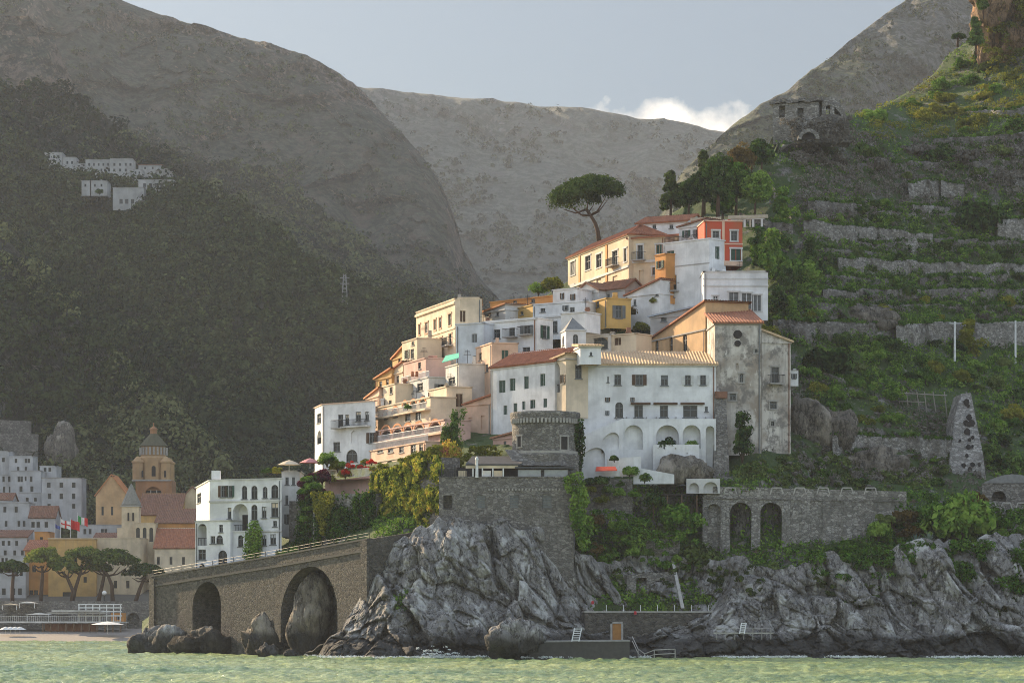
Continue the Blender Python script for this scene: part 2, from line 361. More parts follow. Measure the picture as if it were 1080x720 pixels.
def hillmat(name,g1,g2,rock,thr=.6,scale=.02,rockz=None):
    m,t=nt(name); co=coords(t,world=True); n=noise(t,co,scale*6,8,.7); n2=noise(t,coords(t,(1,1,.45),world=True),scale,6,.62); n3=noise(t,coords(t,(.6,.6,2.2),world=True),scale*5,6,.7)
    a=ramp(t,n,[(.35,g1),(.65,g2)]); rk=ramp(t,n3,[(.3,tuple(.55*x for x in rock)),(.7,rock)])
    gn=N(t,'ShaderNodeNewGeometry'); sn=N(t,'ShaderNodeSeparateXYZ'); L(t,gn.outputs['True Normal'],sn.inputs[0]); mm=N(t,'ShaderNodeMath',operation='MULTIPLY_ADD'); L(t,sn.outputs[2],mm.inputs[0]); mm.inputs[1].default_value=-.3; L(t,n2,mm.inputs[2])
    f=ramp(t,mm.outputs[0],[(thr-.17,(0,0,0)),(thr-.10,(1,1,1))])
    a=mix(t,f,a,rk); n4=noise(t,co,scale*40,5,.75); n5=noise(t,coords(t,(1.3,1.3,.25),world=True),scale*9,5,.7)
    a=mix(t,ramp(t,n4,[(.46,(.8,)*3),(.56,(0,0,0))]),a,tuple(.45*x for x in g1)); a=mix(t,ramp(t,n5,[(.5,(0,0,0)),(.66,(.65,)*3)]),a,tuple(.5*x for x in rock))
    finish(t,a,.95,n4,1.,3.5); return m
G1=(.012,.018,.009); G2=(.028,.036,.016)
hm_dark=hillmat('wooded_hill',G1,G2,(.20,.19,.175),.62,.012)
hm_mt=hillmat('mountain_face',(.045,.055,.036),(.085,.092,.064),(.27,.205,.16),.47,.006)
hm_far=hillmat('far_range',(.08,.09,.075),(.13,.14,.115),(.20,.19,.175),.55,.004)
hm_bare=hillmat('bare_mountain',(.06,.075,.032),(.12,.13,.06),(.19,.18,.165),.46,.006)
hA=Hill('near_hill',[(-520,20),(-330,90),(-200,140),(-70,212),(0,243),(40,290),(80,335),(118,372),(160,415),(205,455),(240,500),(262,560),(275,610)],620,[(-520,800),(-70,760),(262,640)],620,hm_dark,2.6,1.,(38,20),(10,2.5),1)  # crest left of the view is unseen, extended and raised to shade the town
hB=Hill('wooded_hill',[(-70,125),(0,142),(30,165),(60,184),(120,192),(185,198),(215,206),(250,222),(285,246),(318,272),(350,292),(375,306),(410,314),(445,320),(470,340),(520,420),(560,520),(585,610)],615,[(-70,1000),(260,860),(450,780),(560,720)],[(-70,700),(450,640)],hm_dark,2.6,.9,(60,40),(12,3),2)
hC=Hill('valley_hill',[(-1000,-87),(-250,-87),(-130,40),(-70,98),(0,94),(35,92),(62,92),(85,103),(110,122),(150,150),(185,176),(205,196),(235,240),(262,300)],330,[(-1000,1090),(-70,1120),(250,1040)],1000,hm_dark,3.,1.,(80,24),(14,3),3)  # unseen left crest added, its height set to shade the wood and lower town
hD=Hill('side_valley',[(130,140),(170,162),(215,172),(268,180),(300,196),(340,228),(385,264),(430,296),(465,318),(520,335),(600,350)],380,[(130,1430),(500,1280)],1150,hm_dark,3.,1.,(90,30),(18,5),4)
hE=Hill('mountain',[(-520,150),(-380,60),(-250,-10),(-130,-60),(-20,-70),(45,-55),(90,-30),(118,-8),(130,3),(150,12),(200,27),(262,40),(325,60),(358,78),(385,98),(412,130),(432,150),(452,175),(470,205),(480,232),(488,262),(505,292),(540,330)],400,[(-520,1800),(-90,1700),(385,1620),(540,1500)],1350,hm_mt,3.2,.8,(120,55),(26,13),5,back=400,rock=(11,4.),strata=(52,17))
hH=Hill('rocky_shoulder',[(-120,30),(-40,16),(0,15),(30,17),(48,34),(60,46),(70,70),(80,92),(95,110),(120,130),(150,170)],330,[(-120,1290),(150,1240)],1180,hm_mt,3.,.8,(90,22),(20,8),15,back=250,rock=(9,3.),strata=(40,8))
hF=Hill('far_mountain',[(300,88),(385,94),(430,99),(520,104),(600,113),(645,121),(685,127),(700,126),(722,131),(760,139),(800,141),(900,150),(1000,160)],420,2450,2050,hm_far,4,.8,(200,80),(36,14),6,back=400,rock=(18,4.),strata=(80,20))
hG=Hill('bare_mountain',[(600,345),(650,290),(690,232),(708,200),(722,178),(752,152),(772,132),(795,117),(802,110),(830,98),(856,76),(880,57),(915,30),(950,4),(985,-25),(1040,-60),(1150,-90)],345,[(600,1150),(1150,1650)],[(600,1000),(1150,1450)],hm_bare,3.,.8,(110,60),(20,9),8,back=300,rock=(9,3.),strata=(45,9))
ff=[leafmat('forest_dark',[(.36,(.006,.012,.005)),(.5,(.018,.03,.010)),(.63,(.05,.065,.024))],.1,.25),leafmat('forest_mid',[(.36,(.010,.018,.006)),(.5,(.034,.05,.015)),(.63,(.09,.11,.036))],.1,.25),leafmat('forest_olive',[(.36,(.020,.026,.011)),(.5,(.06,.072,.028)),(.63,(.13,.14,.06))],.1,.25)]
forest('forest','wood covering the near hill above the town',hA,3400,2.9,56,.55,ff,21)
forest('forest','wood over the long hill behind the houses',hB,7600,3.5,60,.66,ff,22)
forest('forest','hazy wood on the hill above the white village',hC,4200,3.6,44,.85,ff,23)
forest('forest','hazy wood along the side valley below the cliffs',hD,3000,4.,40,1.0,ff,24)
forest('mountain_scrub','scrub on the ledges of the big mountain',hE,8000,2.9,20,.85,ff,25,.02,.12)
forest('mountain_scrub','scrub on the far range under the sky',hF,6000,4.,16,1.4,ff,26,.02,.12)
forest('mountain_scrub','scrub on the bare mountain behind the ridge',hG,5000,2.0,18,.7,ff,27,.02,.15)
# ---------------------------------------------------------------- promontory: range field over bearing (thin-plate spline)
CP=np.array([(150,640,395),(150,600,420),(200,605,372),(200,560,400),(260,600,345),(260,540,375),(320,600,328),(320,540,352),(310,480,372),
(345,600,318),(345,560,330),(345,520,344),(340,470,366),(395,600,307),(395,550,318),(395,510,332),(385,460,362),(390,400,372),
(430,600,304),(430,550,313),(440,508,318),(450,480,324),(440,440,348),(440,390,362),(450,330,378),
(500,640,302),(500,600,306),(500,550,311),(500,500,312),(500,470,322),(520,440,345),(520,380,362),(520,330,374),(580,640,303),(580,600,308),(580,540,312),(560,480,314),(530,470,318),(600,508,314),(600,485,324),(600,440,335),(600,380,345),(600,330,366),(610,290,384),
(660,640,304),(660,600,309),(660,550,316),(660,508,313),(660,485,325),(680,440,334),(680,380,345),(680,320,362),(690,270,382),(710,225,396),
(750,640,304),(750,600,310),(750,550,319),(755,508,314),(755,485,325),(770,440,340),(770,380,352),(780,320,364),(780,260,378),(770,190,396),
(850,640,303),(850,600,308),(850,550,316),(850,500,323),(800,487,317),(850,440,338),(850,380,350),(850,320,360),(850,260,374),(830,200,392),(835,130,408),
(950,640,302),(950,600,306),(950,550,314),(950,500,330),(950,440,345),(950,380,360),(950,320,376),(950,260,392),(940,190,408),(930,124,424),(935,104,446),
(1060,640,302),(1060,600,306),(1060,550,318),(1060,500,338),(1060,440,356),(1060,380,374),(1060,320,392),(1060,260,404),(1060,190,414),(1060,128,421),(1040,66,448),(1085,66,440),(1085,20,446),(1130,-40,450),(1140,400,380),(1140,640,303),(1140,200,420)],float)
def _tps(a,b):
    r2=((a[:,None,:]-b[None,:,:])**2).sum(2); return .5*r2*np.log(r2+1e-9)
_xy=CP[:,:2]/100.; _n=len(CP); _A=np.zeros((_n+3,_n+3)); _A[:_n,:_n]=_tps(_xy,_xy)+np.eye(_n)*.02
_Pm=np.c_[np.ones(_n),_xy]; _A[:_n,_n:]=_Pm; _A[_n:,:_n]=_Pm.T
_W=np.linalg.solve(_A,np.r_[CP[:,2],0,0,0])
def Dt(x,y):
    q=np.stack([np.ravel(np.asarray(x,float)),np.ravel(np.asarray(y,float))],1)/100.
    r=np.concatenate([_tps(q[i:i+4000],_xy)@_W[:_n] for i in range(0,len(q),4000)])+_W[_n]+q@_W[_n+1:]
    return r if r.size>1 else float(r[0])
SKYL=[(150,655),(200,618),(240,575),(300,545),(325,505),(345,478),(385,440),(400,410),(430,385),(500,345),(560,322),(600,296),(640,262),(690,236),(715,222),(740,206),(780,186),(800,168),(812,150),(822,128),(850,120),(900,120),(918,118),(940,107),(965,93),(985,78),(1000,58),(1018,46),(1030,40),(1036,22),(1040,0),(1044,-30),(1060,-50),(1140,-70)]
TERR={}
def terrain():
    xs=np.arange(150,1135,2.2); yc=interp(SKYL,xs); nr=250; tt=np.linspace(0,1,nr)[:,None]
    yb=np.interp(xs,[150,240,330,380,420,600,1140],[668,640,612,622,640,650,650])
    yy=yc[None]+(yb-yc)[None]*tt; XX=np.repeat(xs[None],nr,0)
    DD=Dt(XX,yy).reshape(XX.shape)
    wx=(XX-CX)*DD/F; wz=H0+(YH-yy)*DD/F
    p=np.stack([wx.ravel(),DD.ravel(),wz.ravel()],1)
    fade=np.clip(tt*8,.1,1)*np.ones_like(XX)
    r=(fbm(p/7.,5,40,.55)*1.3).reshape(XX.shape)*fade
    rk=rockdisp(p,((6,.22),(2.4,.25)),s=60).reshape(XX.shape)
    # craggy spots: crag on top right, outcrops and the steep rock right of the church
    def spot(x,y,rx,ry): return np.clip(1.4-np.sqrt(((XX-x)/rx)**2+((yy-y)/ry)**2),0,1)
    sp_=np.maximum.reduce([spot(1070,20,45,55),spot(860,470,40,55),spot(905,325,30,18),spot(850,140,45,28),spot(930,480,70,35),spot(880,250,50,12)])
    d=r+rk*(.3+sp_*1.2)
    DD=DD+d; wz=wz+.35*r
    nb=7; B=[]
    for k in range(nb,0,-1):
        q=k/nb; B.append((wx[0]*(1+.12*q),DD[0]+45*q,wz[0]-(wz[0]+4)*q**1.4))
    X=np.concatenate([np.array([b[0] for b in B]),wx]);Y=np.concatenate([np.array([b[1] for b in B]),DD]);Z=np.concatenate([np.array([b[2] for b in B]),wz])
    mt=rockmat('hillside_ground',(.36,.345,.32),(.20,.19,.17),(.05,.045,.04),(.05,.085,.02),False,(.26,.15,.07))
    o=npmesh('hillside',np.stack([X.ravel(),Y.ravel(),Z.ravel()],1),gridfaces(X.shape[0],X.shape[1]),mt,False); tag(o,kind='structure')
    TERR['X']=wx;TERR['Y']=DD;TERR['Z']=wz;TERR['px']=XX;TERR['py']=yy;TERR['sp']=sp_
terrain()
CT=[(318,698),(330,692),(345,678),(360,660),(376,640),(388,618),(398,592),(418,574),(440,560),(463,543),(500,545),(540,552),(575,562),(604,576),(625,588),(650,590),(700,588),(760,590),(830,596),(900,585),(960,572),(1140,560)]
CLP=np.array([(320,700,300),(350,700,292),(350,680,297),(375,660,300),(390,620,303),(395,690,291),(420,580,303),(420,640,297),(450,560,303.5),(450,640,298),(460,700,290),(480,550,303.2),(500,600,300.5),(500,650,296.5),(540,560,302.6),(545,620,299.5),(540,700,290),(575,575,302.6),(580,610,301),(575,660,297),(610,590,304),(610,650,300),(600,700,289),(660,590,309),(660,640,304),(660,672,299),(660,700,290),(720,590,309),(720,650,302),(720,700,289),(780,590,303),(780,650,298),(780,700,291),(850,590,301),(850,650,297),(850,700,291),(950,575,301),(950,650,296.5),(950,700,291),(1060,560,304),(1060,640,298),(1060,700,291),(1140,560,306),(1140,640,299),(1140,700,291)],float)
def cliff():
    global CT
    xy=CLP[:,:2]/100; n=len(CLP); A=np.zeros((n+3,n+3)); A[:n,:n]=_tps(xy,xy)+np.eye(n)*.03; Pm=np.c_[np.ones(n),xy]; A[:n,n:]=Pm; A[n:,:n]=Pm.T
    W=np.linalg.solve(A,np.r_[CLP[:,2],0,0,0])
    xs=np.arange(318,1138,1.15); yc=interp(CT,xs)+7*vnoise(np.stack([xs/19,xs*0,xs*0],1),3)+3*vnoise(np.stack([xs/6,xs*0,xs*0],1),4)
    nr=150; tt=np.linspace(0,1,nr)[:,None]; yy=yc[None]+(712-yc)[None]*tt; XX=np.repeat(xs[None],nr,0)
    q=np.stack([XX.ravel(),yy.ravel()],1)/100; DD=np.concatenate([_tps(q[i:i+4000],xy)@W[:n] for i in range(0,len(q),4000)])+W[n]+q@W[n+1:]
    DD=DD.reshape(XX.shape); wx=(XX-CX)*DD/F; wz=H0+(YH-yy)*DD/F
    p=np.stack([wx.ravel()+.35*wz.ravel(),DD.ravel()*.8,wz.ravel()],1)
    d=rockdisp(p,((6.5,.34),(2.8,.5),(1.25,.5),(.6,.45),(.3,.35)),s=5,tilt=.9,an=(1,1,.42)).reshape(XX.shape)
    d+=.8*fbm(p/9,3,77).reshape(XX.shape)
    d*=np.clip(tt*7,.25,1)
    d=np.clip(d,-3.,3.)
    DD=DD-d; wz=wz+.12*d*np.sin(wx*1.7)
    nb=4;B=[]
    for k in range(nb,0,-1):
        q=k/nb; B.append((wx[0],DD[0]+7*q,wz[0]-1.5*q-.5))
    X=np.concatenate([np.array([b[0] for b in B]),wx]);Y=np.concatenate([np.array([b[1] for b in B]),DD]);Z=np.concatenate([np.array([b[2] for b in B]),wz])
    mt=rockmat('sea_cliff_rock',(.60,.57,.53),(.31,.295,.275),(.055,.05,.046),None,True,None)
    o=npmesh('sea_cliff',np.stack([X.ravel(),Y.ravel(),Z.ravel()],1),gridfaces(X.shape[0],X.shape[1]),mt,False); tag(o,kind='structure')
    TERR['cX']=wx;TERR['cY']=DD;TERR['cZ']=wz
cliff()
# ---------------------------------------------------------------- walls with openings
def wall_face(mb,O,U,Lw,z0,z1,n,ops,warp=None,back=True):
    """vertical face at plan point O along unit U; ops = (u0,u1,v0,v1,arch,depth); deep openings get sides, a soffit and a back"""
    O=Vector((O[0],O[1],0)); U=Vector((U[0],U[1],0)); n=Vector((n[0],n[1],0))
    def pt(u,v,d=0):
        q=O+U*u-n*d; z=v if warp is None else warp(u,v); return Vector((q.x,q.y,z))
    us=sorted({0.,Lw}|{round(min(max(a,0),Lw),4) for o in ops for a in o[:2]}); vs_=sorted({z0,z1}|{round(min(max(a,z0),z1),4) for o in ops for a in o[2:4]})
    if Lw>12: us=sorted(set(us)|{Lw*k/int(Lw/3) for k in range(1,int(Lw/3))})
    for i in range(len(us)-1):
        for j in range(len(vs_)-1):
            if us[i+1]-us[i]<1e-3 or vs_[j+1]-vs_[j]<1e-3: continue
            uc=(us[i]+us[i+1])/2; vc=(vs_[j]+vs_[j+1])/2
            if any(o[0]<uc<o[1] and o[2]<vc<o[3] for o in ops): continue
            mb.quad(pt(us[i],vs_[j]),pt(us[i+1],vs_[j]),pt(us[i+1],vs_[j+1]),pt(us[i],vs_[j+1]))
    for u0,u1,v0,v1,arch,dp in ops:
        r=(u1-u0)/2; um=(u0+u1)/2; ry=min(r,(v1-v0)*.6) if arch else 0; vsn=v1-ry
        mb.quad(pt(u0,v0),pt(u0,v0,dp),pt(u0,vsn,dp),pt(u0,vsn)); mb.quad(pt(u1,v0),pt(u1,vsn),pt(u1,vsn,dp),pt(u1,v0,dp))
        mb.quad(pt(u0,v0),pt(u1,v0),pt(u1,v0,dp),pt(u0,v0,dp))
        if arch:
            K=12; A=[(um-r*math.cos(math.pi*k/K),vsn+ry*math.sin(math.pi*k/K)) for k in range(K+1)]
            for k in range(K):
                a,b=A[k],A[k+1]; mb.quad(pt(*a),pt(*a,dp),pt(*b,dp),pt(*b))
                cx=u0 if k<K/2 else u1; mb.poly((pt(cx,v1),pt(*a),pt(*b)))
            mb.poly((pt(u0,v1),pt(um,v1),pt(um,v1-1e-4)))
            if back: mb.poly([pt(u0,v0,dp),pt(u1,v0,dp)]+[pt(*a,dp) for a in A[::-1]])
        else:
            mb.quad(pt(u0,v1),pt(u0,v1,dp),pt(u1,v1,dp),pt(u1,v1))
            if back: mb.quad(pt(u0,v0,dp),pt(u1,v0,dp),pt(u1,v1,dp),pt(u0,v1,dp))
class Face:
    """a vertical wall plane seen in the survey: A=(x,D) left end, B=(x,D) right end"""
    def __init__(s,A,B):
        s.A=Vector(((A[0]-CX)*A[1]/F,A[1],0)); s.B=Vector(((B[0]-CX)*B[1]/F,B[1],0)); d=s.B-s.A; s.L=d.length; s.U=d/s.L; s.n=Vector((s.U.y,-s.U.x,0))
    def u(s,x):
        k=(x-CX)/F; return (k*s.A.y-s.A.x)/(s.U.x-k*s.U.y)
    def D(s,x): return s.A.y+s.U.y*s.u(x)
    def z(s,x,y): return Zy(y,s.D(x))
    def rect(s,x0,x1,y0,y1):
        xm=(x0+x1)/2; return (s.u(x0),s.u(x1),s.z(xm,y1),s.z(xm,y0))
    def pt(s,u,v,d=0):
        q=s.A+s.U*u-s.n*d; return Vector((q.x,q.y,v))
ST_DARK=masonry('road_masonry',(.065,.058,.048),(.15,.135,.11),.42)
ST_GREY=masonry('grey_masonry',(.15,.14,.125),(.30,.28,.25),.4)
ST_PALE=masonry('pale_masonry',(.19,.18,.16),(.40,.38,.34),.42,(.14,.13,.115),(.10,.095,.08))
ST_LIME=plain('lime_coping',(.42,.40,.36),.9)
IRON=plain('wrought_iron',(.03,.03,.03),.5); 
LEADW=plain('white_paint',(.72,.72,.70),.6)
def road_wall():
    segs=[((159,338),(290,317)),((290,317),(388,302)),((388,302),(436,305))]
    tops=[(608,586.5),(586.5,568.5),(568.5,561)]; 
    lo=P(159,640,338); rt=thing('road_wall','long dark stone seawall with two tall arches carrying the coast road','seawall',(lo.x,lo.y,0))
    mb=MB(); rail=MB(); cop=MB()
    for k,((a,b),(ta,tb)) in enumerate(zip(segs,tops)):
        f=Face(a,b); za=Zy(ta,a[1]); zb=Zy(tb,b[1]); zt=max(za,zb); z0=-1.
        warp=lambda u,v,za=za,zb=zb,L_=f.L,zt=zt: z0+(v-z0)*((za+(zb-za)*u/L_)-z0)/(zt-z0)
        inv=lambda u,v,za=za,zb=zb,L_=f.L,zt=zt: z0+(v-z0)*(zt-z0)/((za+(zb-za)*u/L_)-z0)
        ops=[]
        for (x0,x1,y0,y1,dp) in ([(203,233,613,690,4.5)] if k==0 else [(296,356,597,690,4.)] if k==1 else []):
            u0,u1,v0,v1=f.rect(x0,x1,y0,y1); um=(u0+u1)/2; ops.append((u0,u1,inv(um,max(v0,-.9)),inv(um,v1),True,dp))
        wall_face(mb,f.A,f.U,f.L,z0,zt,f.n,ops,warp)
        mb.quad(f.pt(0,za),f.pt(f.L,zb),f.pt(f.L,zb,.5),f.pt(0,za,.5)); mb.quad(f.pt(0,za,.5),f.pt(f.L,zb,.5),f.pt(f.L,zb-1.1,.5),f.pt(0,za-1.1,.5))
        if k==0:
            mb.quad(f.pt(0,-1),f.pt(0,-1,26),f.pt(0,za-.4,26),f.pt(0,za))
        # string course below the parapet and coping
        for dz,hh,pr in ((-1.25,.22,.12),(-.02,.16,.1)):
            if k<2: cop.obox(f.pt(0,za+dz,-pr),f.pt(f.L,zb+dz,-pr)-f.pt(0,za+dz,-pr),f.n*-.62,(0,0,hh))
        if k<2:
            nn=int(f.L/2.2)
            for i in range(nn+1):
                u=f.L*i/nn; zz=za+(zb-za)*u/f.L; rail.tube([f.pt(u,zz,.2),f.pt(u,zz+.75,.2)],.035,5)
            for h in (.4,.72): rail.tube([f.pt(0,za+h,.2),f.pt(f.L,zb+h,.2)],.018,5)
        # pilaster at the change of direction
        if k==1: mb.obox(f.pt(f.L-.9,-.9,-.35),f.U*1.2,f.n*-.3,(0,0,zb+.8))
        if k==0: mb.obox(f.pt(.02,-.9,-.25),f.U*1.1,f.n*-.2,(0,0,za+.7))
    mb.build('wall',ST_DARK,rt); cop.build('coping',plain('worn_coping',(.12,.11,.095),.9),rt); rail.build('railing',IRON,rt)
    asp=plain('asphalt',(.055,.053,.05),.9); pts=[(159,338,608),(290,317,586.5),(388,302.3,568.5)]
    m2=MB()
    for (a,b) in zip(pts[:-1],pts[1:]):
        f=Face(a[:2],b[:2]); za=Zy(a[2],a[1])-1.1; zb=Zy(b[2],b[1])-1.1
        m2.quad(f.pt(0,za,.5),f.pt(f.L,zb,.5),f.pt(f.L,zb,8),f.pt(0,za,8))
    tag(m2.build('coast_road',asp),kind='structure')
road_wall()
def rock(name,label,cat,x,y,D,rx,ry,rz,seed,mat,group=None,sub=24,amp=1.):
    """free boulder: faceted, fissured, sunk at its foot"""
    c=P(x,y,D); n=sub
    th=np.linspace(0,2*np.pi,2*n,endpoint=False); ph=np.linspace(.02,np.pi-.02,n)
    T,Ph=np.meshgrid(th,ph); d=np.stack([np.cos(T)*np.sin(Ph),np.sin(T)*np.sin(Ph),np.cos(Ph)],2).reshape(-1,3)
    p=d*np.array([rx,ry,rz]); q=p+seed*31.7
    s=max(rx,rz)
    dd=rockdisp(q,((s*.8,.34*amp),(s*.36,.36*amp),(s*.15,.34*amp)),s=seed)
    lo=fbm(q/s*.9,2,seed+90); p=p*(1+.38*lo)[:,None]
    p=p*(1+np.clip(dd,-.5*s,.5*s)/s)[:,None]
    i=np.arange(n*2*n).reshape(n,2*n); j=np.roll(i,-1,1)
    Q=np.stack([i[:-1].ravel(),i[1:].ravel(),j[1:].ravel(),j[:-1].ravel()],1)
    o=npmesh(name,p+np.array(c),Q,mat,False,loc=tuple(c)); return tag(o,label,cat,group)
RK=_M['sea_cliff_rock']; RKB=rockmat('brown_rock',(.36,.32,.26),(.20,.175,.14),(.04,.035,.03),None,True)
rock('rock_outcrop','tall smooth grey rock filling the big arch of the seawall','rock',326,664,314.6,2.9,3.,5.6,23,RKB,sub=44,amp=.55)
rock('rock_outcrop','low dark rock ledge at the foot of the seawall end','rock',186,678,333,4.0,2.0,2.3,4,RK,sub=30)
rock('boulder','jagged sunlit boulder at the corner of the seawall','rock',157,680,335,1.8,1.4,1.7,14,RK)
rock('rock_outcrop','rough brown rock shelf in front of the small seawall arch','rock',217,680,325,2.6,2.,1.7,6,RKB,sub=30)
rock('boulder','pale pointed boulder between the two seawall arches','rock',276,680,313,2.0,1.8,2.7,7,RKB)
rock('boulder','squat dark boulder standing alone in the water','rock',283,687,300,1.0,1.0,.9,8,RK)
rock('boulder','small dark rock awash beside the lone boulder','rock',306,690,298,.8,.8,.45,9,RK)
rock('boulder','large rounded grey boulder at the water left of the quay','rock',545,675,286,3.0,2.2,2.2,13,RK,sub=34,amp=.8)
# ---------------------------------------------------------------- materials of the town
WHITE=plaster('white_lime',(.76,.76,.75),.42); WHITE2=plaster('old_white_lime',(.62,.61,.58),.6); BLUEW=plaster('blue_white_lime',(.56,.60,.64),.35)
CREAM=plaster('cream_plaster',(.70,.58,.42),.35); PEACH=plaster('peach_plaster',(.66,.45,.32),.35); PINK=plaster('pink_plaster',(.62,.40,.33),.35)
OCHRE=plaster('ochre_plaster',(.58,.36,.13),.5); YELL=plaster('yellow_plaster',(.60,.38,.12),.5); ORNG=plaster('orange_plaster',(.58,.27,.08),.4)
RED=plaster('red_plaster',(.50,.075,.035),.45,c2=(.40,.10,.035)); GREYP=plaster('grey_plaster',(.40,.39,.37),.6); GOLD=plaster('pale_ochre_plaster',(.63,.51,.35),.6)
WEATH=plaster('weathered_plaster',(.58,.54,.48),1.25,(.05,.047,.043),(.30,.25,.20)); BRICK=plaster('church_ochre',(.58,.37,.19),.55)
TILER=tiles('red_tiles',(.22,.085,.048),(.42,.165,.085)); TILEO=tiles('orange_tiles',(.38,.15,.06),(.58,.26,.11)); TILET=tiles('tan_tiles',(.42,.29,.17),(.66,.48,.29)); TILEB=tiles('brown_tiles',(.14,.07,.045),(.27,.13,.08))
GLASS,_t=nt('dark_glass'); finish(_t,(.018,.02,.022),.15,spec=.5)
SHG=plain('green_shutter_paint',(.035,.085,.06),.6); SHW=plain('white_shutter_paint',(.62,.62,.60),.6); SHB=plain('brown_shutter_paint',(.10,.055,.03),.6); SHGY=plain('grey_shutter_paint',(.16,.17,.17),.6)
STONE=plain('grey_stone_trim',(.36,.34,.31),.9); DARKIN=plain('dark_interior',(.035,.03,.028),.9); WOOD=plain('weathered_wood',(.16,.10,.06),.85)
HF={}
HR=random.Random(4)
def slope(mb,p0,p1,p2,p3,pitch=.34,amp=.05,th=.14):
    """a pitch of barrel tiles: eave p0-p1, head p3-p2"""
    p0,p1,p2,p3=map(Vector,(p0,p1,p2,p3)); nrm=(p1-p0).cross(p3-p0).normalized()
    if nrm.z<0: nrm=-nrm
    n=max(4,int((p1-p0).length/pitch)*4); A=[];B=[]
    for k in range(n+1):
        q=k/n; h=nrm*(amp*math.sin(k*math.pi/2)+amp)
        A.append(p0.lerp(p1,q)+h); B.append(p3.lerp(p2,q)+h)
    i=len(mb.v); mb.v+=A+B; m=n+1
    for k in range(n): mb.f.append((i+k,i+k+1,i+m+k+1,i+m+k))
    d=nrm*-th; mb.quad(p0+d,p1+d,p2+d,p3+d); mb.quad(p0+d,p1+d,A[-1],A[0]); mb.quad(p0+d,A[0],B[0],p3+d); mb.quad(p1+d,A[-1],B[-1],p2+d)
def window(root,f,o,kind,sh=SHG,fr=SHW,sur=None,lod=0):
    """one opening of a facade: frame, panes, shutters, surround, balcony"""
    u0,u1,v0,v1=o; w_=u1-u0; h=v1-v0; nrm=f.n
    def P3(u,v,d=0): return f.pt(u,v,d)
    if lod:
        m=MB().obox(P3(u0,v0,.16),f.U*w_,nrm*-.05,(0,0,h)); m.build('window',GLASS,root); return
    if kind=='l':
        m=MB(); pw=w_*.28; um=(u0+u1)/2
        m.obox(P3(um-pw,v0+.02,1.46),f.U*2*pw,nrm*-.05,(0,0,h*.62)); m.build('doorway',DARKIN,root)
        r_=MB(); 
        for k in range(int(w_/.22)+1): r_.tube([P3(u0+.05+k*.22,v0,.12),P3(u0+.05+k*.22,v0+.85,.12)],.025,4)
        r_.obox(P3(u0,v0+.83,.16),f.U*w_,nrm*.08,(0,0,.07)); r_.build('railing',IRON,root); return
    if kind=='b': return
    arch=kind in('a','k')
    if kind=='g':
        m=MB()
        for k in (0,1):
            a=u0+.04+k*w_/2; ww=w_/2-.08
            m.obox(P3(a,v0+.03,.10),f.U*ww,nrm*-.04,(0,0,h-.06))
            nl=max(3,int(h/.16))
            for q in range(nl): m.obox(P3(a+.05,v0+.06+q*(h-.12)/nl,.04),f.U*(ww-.1),nrm*-.07,(0,0,.05))
        o_=m.build('window',sh,root)
    else:
        m=MB(); t_=.07
        if not arch:
            m.obox(P3(u0,v0,.1),f.U*t_,nrm*-.06,(0,0,h)); m.obox(P3(u1-t_,v0,.1),f.U*t_,nrm*-.06,(0,0,h)); m.obox(P3(u0+t_,v1-t_,.1),f.U*(w_-2*t_),nrm*-.06,(0,0,t_)); m.obox(P3(u0+t_,v0,.1),f.U*(w_-2*t_),nrm*-.06,(0,0,t_))
        m.obox(P3((u0+u1)/2-.04,v0+t_,.105),f.U*.08,nrm*-.05,(0,0,h-2*t_ if not arch else h*.93))
        m.obox(P3(u0+t_,v0+h*.62,.11),f.U*(w_-2*t_),nrm*-.05,(0,0,.07))
        if sur is None: m.obox(P3(u0-.1,v0-.1,-.1),f.U*(w_+.2),nrm*-.2,(0,0,.1))
        o_=m.build('window',fr,root)
        p=MB()
        if arch:
            r=w_/2; ry=min(r,h*.6); p.poly([P3(u0,v0,.155),P3(u1,v0,.155)]+[P3((u0+u1)/2+r*math.cos(math.pi*k/10),v1-ry+ry*math.sin(math.pi*k/10),.155) for k in range(11)])
        else: p.quad(P3(u0,v0,.155),P3(u1,v0,.155),P3(u1,v1,.155),P3(u0,v1,.155))
        p.build('pane',GLASS,o_)
        q_=HR.random()
        if kind=='w' and q_<.3 and h>.7: MB().obox(P3(u0+.06,v1-h*(.3+.3*q_),.14),f.U*(w_-.12),nrm*-.03,(0,0,h*(.3+.3*q_)-.02)).build('blind',HR.choice((SHW,CREAM,SHGY)),o_)
        if kind=='s' or (kind in 'wd' and sur is None and q_>.72 and w_<1.1):
            if kind!='s': sh=HR.choice((SHB,SHG,SHGY))
            for sgn in (0,1):
                s_=MB(); a=u0-w_*.5-.02 if not sgn else u1+.02
                s_.obox(P3(a,v0,-.02),f.U*(w_*.5),nrm*.05,(0,0,h))
                for q in range(int(h/.18)): s_.obox(P3(a+.05,v0+.06+q*.18,-.07),f.U*(w_*.5-.1),nrm*.03,(0,0,.06))
                s_.build('shutter',sh,o_)
    if sur is not None and kind!='l':
        b=MB(); t_=.16
        b.obox(P3(u0-t_,v0,-.05),f.U*t_,nrm*-.047,(0,0,h)); b.obox(P3(u1,v0,-.05),f.U*t_,nrm*-.047,(0,0,h)); b.obox(P3(u0-t_-.06,v1,-.1),f.U*(w_+2*t_+.12),nrm*-.097,(0,0,.2)); b.obox(P3(u0-t_-.03,v0-.14,-.09),f.U*(w_+2*t_+.06),nrm*-.087,(0,0,.14))
        b.build('surround',sur,o_)
